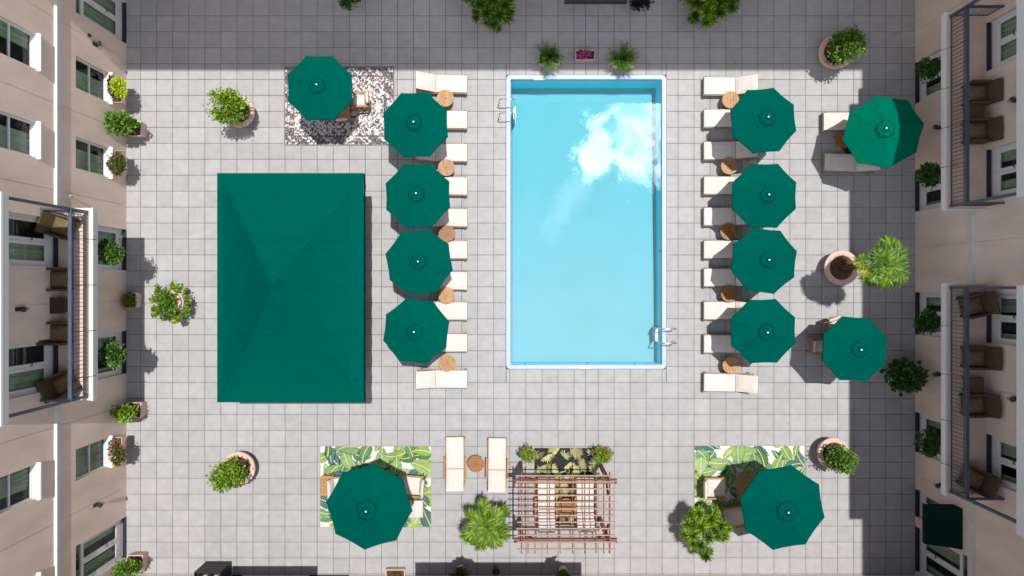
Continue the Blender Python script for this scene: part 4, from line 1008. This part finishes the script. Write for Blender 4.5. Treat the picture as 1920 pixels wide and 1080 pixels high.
def square_pot(t, wx, wy, h, m=M_terra):
    q = MB(); f = .82; e = .035
    o_ = [(-wx * f, -wy * f, .003), (wx * f, -wy * f, .003), (wx * f, wy * f, .003), (-wx * f, wy * f, .003)]; o2 = [(-wx, -wy, h), (wx, -wy, h), (wx, wy, h), (-wx, wy, h)]; i2 = [(-wx + e, -wy + e, h), (wx - e, -wy + e, h), (wx - e, wy - e, h), (-wx + e, wy - e, h)]; i1 = [(a, b, h - .06) for a, b, c in i2]
    fs = []
    for r_ in (0, 4, 8):
        for k in range(4): fs.append((r_ + k, r_ + (k + 1) % 4, r_ + 4 + (k + 1) % 4, r_ + 4 + k))
    q.add(o_ + o2 + i2 + i1, fs + [(3, 2, 1, 0)]); q.build('pot', m, t)
    q = MB(); q.box(-wx + e, wx - e, -wy + e, wy - e, h - .12, h - .05); q.build('soil', M_soil, t)
def shrub_pot(px, py, r, h, fpx, fpy, fh, rad, n, size, kind, label, second=None, grp=None, pot='round', cat='potted plant', name='potted_shrub', z0=0, wxy=None, droop=0, clumps=16, seed=None):
    if seed is not None: random.seed(seed)
    x, y = P(px, py, z0 + h); t = thing(name, label, cat, (x, y, z0), 0, grp)
    if pot == 'round': round_pot(t, r, h)
    elif pot == 'square': square_pot(t, *wxy, h)
    fx, fy = P(fpx, fpy, z0 + fh); c = (fx - x, fy - y, fh)
    q = MB(); leaves(q, c, rad, n, size, clumps=clumps, droop=droop); lf(q, 'foliage', LF[kind], t)
    q = MB(); stems(q, (0, 0, h * .85), c, rad, 10); lf(q, 'stems', M_stem, t)
    for (kd, off, rr, nn, sz) in (second or []):
        q = MB(); leaves(q, (c[0] + off[0], c[1] + off[1], c[2] + off[2]), rr, nn, sz, clumps=7); lf(q, 'flowers' if kd in ('magenta', 'red', 'pink', 'cream') else 'underplanting', LF[kd], t)
    return t
gp = 'shrubs in large round terracotta pots'
shrub_pot(447, 209, .56, .62, 426, 199, 1.42, (.66, .52, .62), 2400, .085, 'fresh', 'bright green shrub in a pink terracotta pot, left of the black and white rug', [('olive', (.42, -.12, -.35), (.25, .28, .2), 420, .06)], gp, seed=1)
shrub_pot(446, 879, .60, .62, 428, 890, 1.30, (.60, .52, .60), 2300, .085, 'fresh', 'bright green shrub in a pink terracotta pot, below the pavilion', [('olive', (.40, .12, -.25), (.28, .3, .25), 520, .06)], gp, seed=2)
shrub_pot(1568, 97, .60, .62, 1588, 86, 1.42, (.55, .55, .62), 2200, .085, 'green', 'green shrub in a terracotta pot at the upper right, half in shade', [('purple', (-.30, -.28, -.45), (.3, .25, .15), 420, .06), ('cream', (.1, -.42, -.2), (.2, .15, .15), 40, .04)], gp, seed=3)
shrub_pot(1564, 851, .57, .62, 1579, 860, 1.25, (.50, .46, .52), 2200, .075, 'green', 'clipped green shrub in a terracotta pot, right of the lower right leaf rug', [('dark', (-.36, .14, -.2), (.24, .28, .2), 600, .06)], gp, seed=4)
# dark bush by the right wall
random.seed(9)
shrub_pot(1690, 703, .38, .45, 1695, 706, 1.0, (.58, .52, .62), 1500, .15, 'dark', 'round dark green bush against the right wall', None, None, seed=5, name='potted_bush')
# strawberry pot
random.seed(12)
x, y = P(324, 567, .6); t = thing('strawberry_pot', 'pink pocketed strawberry pot bursting with herbs near the left wall', 'potted plant', (x, y, 0))
q = MB(); q.lathe([(.25, .003), (.38, .2), (.48, .5), (.47, .75), (.40, .82), (.44, .88), (.44, .92), (.36, .92), (.35, .85)], 28); q.build('pot', M_terra, t)
for k in range(9):
    a = R(k * 40 + 10); z = .45 + .2 * (k % 2); X, Y = math.cos(a) * .50, math.sin(a) * .50
    q = MB(); q.lathe([(.05, -.10), (.10, .0), (.11, .05), (.08, .05)], 12, (X, Y, z)); q.build('pocket', M_terra, t)
    q = MB(); leaves(q, (math.cos(a) * .58, math.sin(a) * .58, z + .12), (.19, .19, .13), 130, .09, clumps=4); lf(q, 'herb_tuft', LF['fresh' if k % 3 else 'green'], t)
q = MB(); leaves(q, (-.05, .0, 1.05), (.46, .44, .24), 1300, .10, clumps=12); lf(q, 'foliage', LF['green'], t)
# palms
def frond_mesh(ln, seg=24, spread=300, kind='palm'):
    mb = MB()
    for i in range(seg):
        a = R(-spread / 2 + spread * i / (seg - 1)); L_ = ln * (.72 + .28 * math.cos(a / 2)) * random.uniform(.8, 1.12); w_ = .033 * ln / .4
        d = Vector((math.cos(a), math.sin(a), 0)); s = Vector((-math.sin(a), math.cos(a), 0)); z = lambda f: -.10 * L_ * f * f * 2 + .03 * math.sin(i * 2.1) * f
        p0 = Vector((0, 0, 0)); p1 = d * L_ * .5 + Vector((0, 0, z(.5))); p2 = d * L_ * .82 + Vector((0, 0, z(.82))); p3 = d * L_ + Vector((0, 0, z(1) - .03))
        mb.add([p0 - s * .004, p0 + s * .004, p1 + s * w_ + Vector((0, 0, -.012)), p1, p1 - s * w_ + Vector((0, 0, -.012)), p2 + s * w_ * .42, p2, p2 - s * w_ * .42, p3],
               [(0, 3, 4), (0, 1, 3), (1, 2, 3), (3, 2, 5, 6), (4, 3, 6, 7), (6, 5, 8), (7, 6, 8)])
    return mb
def palm(px, py, h, crown_r, n, label, pot=None, pxpot=None, seed=0, kinds=('palm',), ln=.46, trunk_r=.07, grp='fan palms in the court', dx=0, dy=0, pr=.45):
    random.seed(seed); x, y = P(px, py, h); x -= dx; y -= dy
    t = thing('fan_palm', label, 'palm', (x, y, 0), 0, grp)
    round_pot(t, pr, .58)
    pts = [(dx * f + .03 * math.sin(f * 5), dy * f, .5 + (h - .6) * f) for f in (0, .25, .5, .75, 1)]
    q = MB(); q.tube(pts, trunk_r * 1.15, 10, trunk_r * .85); q.build('trunk', M_trunk, t)
    q = MB(); 
    for k in range(60):
        f = random.random(); a = random.uniform(0, 6.28); p = Vector((dx * f, dy * f, .5 + (h - .6) * f)); d = Vector((math.cos(a), math.sin(a), .9)); q.bar(p + d * trunk_r * .5, p + d * (trunk_r + .05), .03, .012)
    tag(q.build('leaf_bases', M_trunk, t), kind='stuff')
    meshes = []
    for kd in kinds:
        for v in range(2):
            o = frond_mesh(ln * (1 if v else .86), 24, 290 if v else 240); me = bpy.data.meshes.new('frond'); me.from_pydata(o.v, [], o.f); me.materials.append(LF[kd]); meshes.append(me)
    for k in range(n):
        a = k * 2.39996 + random.uniform(-.2, .2); f = (k + .5) / n; el = R(78 - 88 * f ** .9 + random.uniform(-8, 8))
        reach = crown_r - ln * .62; rr = reach * (.05 + .95 * f ** .7) * random.uniform(.75, 1.12)
        tip = Vector((dx + math.cos(a) * rr * math.cos(el * .4), dy + math.sin(a) * rr * math.cos(el * .4), h - .05 + rr * math.sin(el) * .75))
        me = meshes[random.choice((0, 0, 0, 1, 1, 2, 3)) % len(meshes)] if not (len(kinds) > 2 and f > .7 and random.random() < .12) else meshes[-1]
        o = bpy.data.objects.new('frond', me); C.objects.link(o); o.parent = t; o.location = tip
        o.rotation_euler = (random.uniform(-.6, .6), -el * .55 + R(15) + random.uniform(-.3, .25), a + random.uniform(-.5, .5)); o.scale = [random.uniform(.72, 1.1)] * 3
        q = MB(); q.tube([(dx, dy, h - .25), ((dx + tip.x) / 2, (dy + tip.y) / 2, (h - .2 + tip.z) / 2 + .08), tuple(tip)], .010, 4, .006); q.build('leaf_stalk', LF['green'], t)
    return t
palm(1661, 497, 3.45, .98, 34, 'tall fan palm leaning over from a round terracotta pot by the right wall', seed=31, kinds=('palmdark', 'palm', 'yellow'), ln=.44, trunk_r=.085, pr=.62, dx=.03)
palm(913, 990, 1.75, 1.0, 30, 'bushy bright fan palm left of the pergola', seed=32, kinds=('palm',), ln=.46)
def rosette_mesh(ln, n=64):
    mb = MB()
    for i in range(n):
        a = i * 2.39996; f = i / n; el = R(80 - 92 * f + random.uniform(-8, 8)); L_ = ln * random.uniform(.75, 1.15); w_ = .026
        d = Vector((math.cos(a) * math.cos(el), math.sin(a) * math.cos(el), math.sin(el))); s_ = Vector((-math.sin(a), math.cos(a), 0)); up = s_.cross(d)
        m_ = d * L_ * .5; tp = d * L_ + Vector((0, 0, -.12 * L_ * math.cos(el)))
        mb.add([s_ * .008, m_ + s_ * w_, tp, m_ - s_ * w_, m_ + up * .006, -s_ * .008], [(0, 1, 4, 5), (1, 2, 4), (2, 3, 4), (4, 3, 5)])
    return mb
def many_headed(pot_px, heads, h, label, kinds, seed, ln=.30):
    random.seed(seed); x, y = P(*pot_px, .5); t = thing('many_headed_palm', label, 'palm', (x, y, 0), 0, 'spiky many headed palms in pots'); round_pot(t, .34, .45)
    ms = []
    for kd in kinds:
        for k_ in range(2):
            o = rosette_mesh(ln * (1 if k_ else .85)); me = bpy.data.meshes.new('leaf_rosette'); me.from_pydata(o.v, [], o.f); me.materials.append(LF[kd]); ms.append(me)
    heads = heads + [(a + random.uniform(-14, 14), b + random.uniform(-13, 13), dh - .25, sc_ * .95) for a, b, dh, sc_ in heads]
    for (a, b, dh, sc_) in heads:
        hh = h + dh; X, Y = P(a, b, hh); X -= x; Y -= y
        o = bpy.data.objects.new('leaf_rosette', random.choice(ms)); C.objects.link(o); o.parent = t; o.location = (X, Y, hh); o.scale = [sc_] * 3; o.rotation_euler = (random.uniform(-.3, .3) - Y * .3, random.uniform(-.3, .3) + X * .3, random.uniform(0, 6))
        q = MB(); q.tube([(X * .08, Y * .08, .38), (X * .5, Y * .5, .38 + (hh - .38) * .6), (X, Y, hh)], .022, 6, .014); q.build('stalk', M_trunk, t)
random.seed(5)
many_headed((1327, 975), [(1290, 983, 0, 1), (1310, 963, .15, 1), (1334, 972, .2, 1.05), (1352, 985, .1, 1), (1300, 1004, .05, 1), (1327, 1006, .25, 1.1), (1324, 1042, -.2, .85), (1345, 1004, 0, 1), (1283, 1000, -.3, .9), (1315, 988, .35, 1), (1365, 990, -.2, .85), (1313, 1022, -.1, .9), (1338, 958, -.2, .9), (1299, 968, -.2, .9)], 1.45,
            'spiky many headed palm overlapping the lower left corner of the right leaf rug', ('palmdark', 'palm'), 33, .34)
many_headed((921, 10), [(900, 8, 0, 1.1), (925, 0, .2, 1.2), (948, 10, 0, 1.1), (912, 26, .1, 1.1), (938, 28, .1, 1.05), (893, 34, -.3, .75), (925, 45, -.1, .9), (933, 54, -.3, .7), (890, -8, 0, 1.1), (957, -6, 0, 1)], 1.5,
            'dark spiky palm in shade at the top edge, left of the pool', ('palmdark',), 34, .36)
many_headed((1336, 8), [(1308, 6, 0, 1.1), (1330, -4, .2, 1.2), (1352, 4, .1, 1.1), (1372, 14, -.1, 1), (1326, 22, .1, 1.1), (1350, 24, 0, 1), (1302, 32, -.3, .9), (1325, 42, -.2, .9), (1378, -4, -.1, .9), (1300, -6, 0, 1)], 1.5,
            'spiky palm in shade at the top edge, right of the pool', ('palmdark', 'palmdark', 'palm'), 35, .38)
# arching ferns in rectangular pots
def fern(px, py, label, seed):
    random.seed(seed); x, y = P(px, py, .5); t = thing('potted_fern', label, 'potted plant', (x, y, 0), 0, 'feathery ferns at the head of the pool')
    square_pot(t, .38, .22, .42)
    for k in range(64):
        a = random.uniform(0, 6.28); el = random.uniform(.2, 1.35); ln = random.uniform(.45, .80); q = MB(); pts = []
        for i in range(13):
            f = i / 12; pts.append(Vector((math.cos(a) * ln * f * math.cos(el), math.sin(a) * ln * f * math.cos(el), .42 + ln * (math.sin(el) * f * 1.5 - .55 * f * f))))
        for i in range(1, 13):
            p = pts[i]; d = (pts[i] - pts[i - 1]).normalized(); s = d.cross(Vector((0, 0, 1))).normalized(); w_ = .13 * math.sin(math.pi * min(1, i / 12 * .85 + .12))
            for sg in (-1, 1):
                tp = p + s * sg * w_ + d * .05; q.add([p - d * .012, tp, p + d * .016], [(0, 1, 2)])
        q.tube([tuple(p) for p in pts[::3]], .006, 4, .003); q.build('fern_frond', LF['fern' if k % 4 else 'green'], t)
fern(1030, 108, 'feathery green fern in a pot above the pool, left of the magenta flowers', 41)
fern(1168, 112, 'feathery green fern in a pot above the pool, right of the magenta flowers', 42)
shrub_pot(1097, 103, 0, .36, 1097, 102, .42, (.30, .13, .09), 420, .05, 'purple', 'rectangular pot of magenta flowers centred above the pool', [('magenta', (0, -.02, .04), (.32, .15, .07), 420, .05)], None, 'square', wxy=(.37, .19), name='flower_planter', seed=43)
# square pots along the left wall
gq = 'square pink pots along the left wall'
shrub_pot(252, 241, 0, .50, 226, 231, 1.15, (.55, .36, .42), 1300, .10, 'green', 'square pink pot with sprawling green shrub below the second window of the left wall', [('cream', (-.62, .12, .1), (.06, .06, .05), 14, .05)], gq, 'square', wxy=(.25, .28), seed=44)
shrub_pot(251, 769, 0, .50, 234, 773, 1.0, (.42, .28, .32), 1100, .09, 'fresh', 'square pink pot with bright green bush below the left balcony', None, gq, 'square', wxy=(.27, .29), seed=45)
shrub_pot(253, 1056, 0, .50, 238, 1066, .95, (.46, .32, .3), 1000, .09, 'green', 'square pink pot with dark and green leaves in the lower left corner', [('purple', (.2, .12, -.1), (.2, .16, .12), 200, .06)], gq, 'square', wxy=(.29, .3), seed=46)
shrub_pot(243, 563, 0, .45, 243, 563, .55, (.20, .26, .16), 420, .07, 'green', 'small square pink pot of red and green leaves in the balcony shadow', [('red', (-.12, -.05, .02), (.14, .26, .12), 150, .05)], gq, 'square', wxy=(.25, .29), seed=47)
# window boxes
def window_box(px, py, u, kinds, label, seed):
    random.seed(seed); t = thing('window_box', label, 'window box', (XL + .26, u, 1.0), 0, 'planted window boxes on the left wall')
    q = MB(); q.box(-.13, .13, -.46, .46, -.26, -.02); q.build('trough', M_terra, t)
    q = MB(); q.box(-.11, .11, -.44, .44, -.02, .0); q.build('soil', M_soil, t)
    for s in (-.35, .35): q = MB(); q.bar((-.255, s, -.30), (.1, s, -.275), .03, .02); q.build('bracket', M_black, t)
    for (kd, c, rr, n, sz) in kinds: q = MB(); leaves(q, c, rr, n, sz, clumps=9); lf(q, 'foliage' if kd not in ('red', 'cream') else 'flowers', LF[kd], t)
window_box(228, 160, 7.15, [('lime', (.12, .02, .18), (.24, .42, .16), 520, .11), ('purple', (-.1, .05, .18), (.12, .42, .18), 260, .08)], 'window box of vivid lime leaves, highest on the left wall', 51)
window_box(228, 305, 4.5, [('olive', (.06, 0, .18), (.26, .44, .24), 900, .075), ('green', (.1, .1, .14), (.24, .36, .2), 350, .075)], 'window box of olive brown foliage, middle one on the left wall', 52)
window_box(232, 838, -5.85, [('olive', (.06, 0, .18), (.28, .46, .24), 800, .08), ('red', (.05, .1, .26), (.24, .36, .18), 140, .055), ('cream', (.08, -.08, .3), (.16, .2, .12), 40, .05), ('lime', (-.05, -.4, .1), (.1, .12, .1), 60, .07)], 'window box with reddish and cream blooms, lowest on the left wall', 53)
# hanging baskets below balcony edges
def basket(px, py, label, seed, kind='dark', lime=False, top=3.54):
    random.seed(seed); h = 2.85; x, y = P(px, py, h)
    t = thing('hanging_basket', label, 'hanging plant', (x, y, h - .2), 0, 'ferny hanging baskets under the balconies')
    q = MB(); q.lathe([(.05, -.12), (.17, -.02), (.2, .1), (.18, .1)], 16); q.build('bowl', M_black, t)
    q = MB(); leaves(q, (0, 0, .12), (.36, .40, .28), 1300, .085, clumps=14, droop=.1); lf(q, 'foliage', LF[kind], t)
    if lime: q = MB(); leaves(q, (.1, -.08, .14), (.32, .36, .26), 500, .08, clumps=8); lf(q, 'bright_foliage', LF['green'], t)
    q = MB()
    for k in range(3): a = R(120 * k); q.tube([(math.cos(a) * .18, math.sin(a) * .18, .1), (0, 0, top - h + .2 - .02)], .004, 4)
    q.build('chain', M_black, t)
basket(203, 472, 'hanging basket in front of the upper ground floor door of the left wall', 61, 'dark', True)
basket(205, 662, 'hanging basket in front of the lower ground floor door of the left wall', 62, 'dark', True)
basket(1750, 131, 'hanging basket, highest of the four along the right wall', 63)
basket(1749, 330, 'hanging basket, second from the top along the right wall', 64)
basket(1744, 603, 'hanging basket, second from the bottom along the right wall', 65)
basket(1746, 833, 'hanging basket, lowest of the four along the right wall', 66)
# flower pots in front of pergola posts
for (a, lab, sd_) in ((990, 'round flowering plant at the upper left pergola post', 71), (1130, 'round reddish flowering plant at the upper right pergola post', 72)):
    shrub_pot(a, 848, .22, .5, a, 852, 1.05, (.30, .32, .30), 800, .065, 'fresh', lab, [('pink' if a < 1000 else 'red', (.04, .02, .04), (.3, .32, .3), 120 if a < 1000 else 220, .045)], 'flowering plants at the pergola posts', seed=sd_)
# topiary and bits at the frame's edges
shrub_pot(657, -4, .24, .4, 657, 3, .9, (.38, .34, .36), 900, .08, 'dark', 'dark clipped ball shrub at the top edge, left part', None, 'dark shrubs at the top edge', seed=81, name='potted_bush')
shrub_pot(1203, -4, .24, .4, 1203, 3, .9, (.36, .32, .36), 900, .08, 'black', 'blackish purple shrub at the top edge beside the black awning', None, 'dark shrubs at the top edge', seed=82, name='potted_bush')
shrub_pot(741, 1078, 0, .35, 741, 1078, .38, (.28, .1, .05), 160, .05, 'olive', 'rectangular gravel topped planter at the bottom edge', [('red', (0, 0, 0), (.28, .1, .04), 50, .04)], None, 'square', wxy=(.36, .2), name='flower_planter', seed=83)
shrub_pot(862, 1074, .2, .5, 862, 1076, .9, (.32, .22, .3), 700, .08, 'olive', 'yellow green plant at the bottom edge, left of the pergola', None, 'small plants at the bottom edge', seed=84)
shrub_pot(1057, 1076, .2, .5, 1057, 1079, .8, (.22, .2, .26), 500, .075, 'green', 'green plant at the bottom edge, under the pergola', None, 'small plants at the bottom edge', seed=85)
x, y = P(930, 1073, .4); t = thing('black_pot', 'empty black pot at the bottom edge', 'pot', (x, y, 0)); round_pot(t, .13, .36, M_black)
# planters on the bottom balcony, they cast the leafy shadows
for (sx_, sd_, n_l, c_) in ((868, 91, .36, 500), (1038, 92, .30, 350)):
    random.seed(sd_); gx_, gy_ = P(sx_, 1050); X, Y = gx_ + SX * 4.2, YB + 1.14 - .12
    t = thing('balcony_plant', 'bushy balcony plant whose shadow falls beside the pergola' if sd_ == 92 else 'bushy balcony plant whose shadow falls beside the black pot', 'potted plant', (X, Y, 3.85))
    q = MB(); q.box(-.3, .3, -.1, .1, .002, .22); q.build('trough', M_terra, t)
    q = MB(); leaves(q, (0, .12, .35), (.34, .24, .28), c_, .12, clumps=8); lf(q, 'foliage', LF['green'], t)
# black cabinet at the lower left
x0_, y1_ = (387 - 960) / 50, (540 - 1052) / 50; x1_ = (435 - 960) / 50
t = thing('black_cabinet', 'tall black open topped cabinet at the bottom edge, lower left', 'cabinet', ((x0_ + x1_) / 2, y1_ - .24, 0))
w2 = (x1_ - x0_) / 2
for nm, bx in (('front_panel', (-w2, w2, .2, .24, .003, 1.0)), ('side_panel', (-w2, -w2 + .03, -.24, .198, .003, 1.0)), ('side_panel', (w2 - .03, w2, -.24, .198, .003, 1.0)), ('shelf', (-w2 + .032, w2 - .032, -.24, .198, .8, .83))):
    q = MB(); q.box(*bx); q.build(nm, M_black, t)
for k in range(4):
    q = MB(); q.box(-w2 + .1 + k * .2, -w2 + .25 + k * .2, -.14, .1, .832, .95); o = q.build('folded_towel', M_terra if k % 2 else M_black, t)

sc.render.engine = 'CYCLES'
try:
    sc.cycles.max_bounces = 8; sc.cycles.transparent_max_bounces = 16; sc.cycles.sample_clamp_indirect = 6; sc.cycles.sample_clamp_direct = 0
    sc.cycles.caustics_reflective = False
except Exception: pass
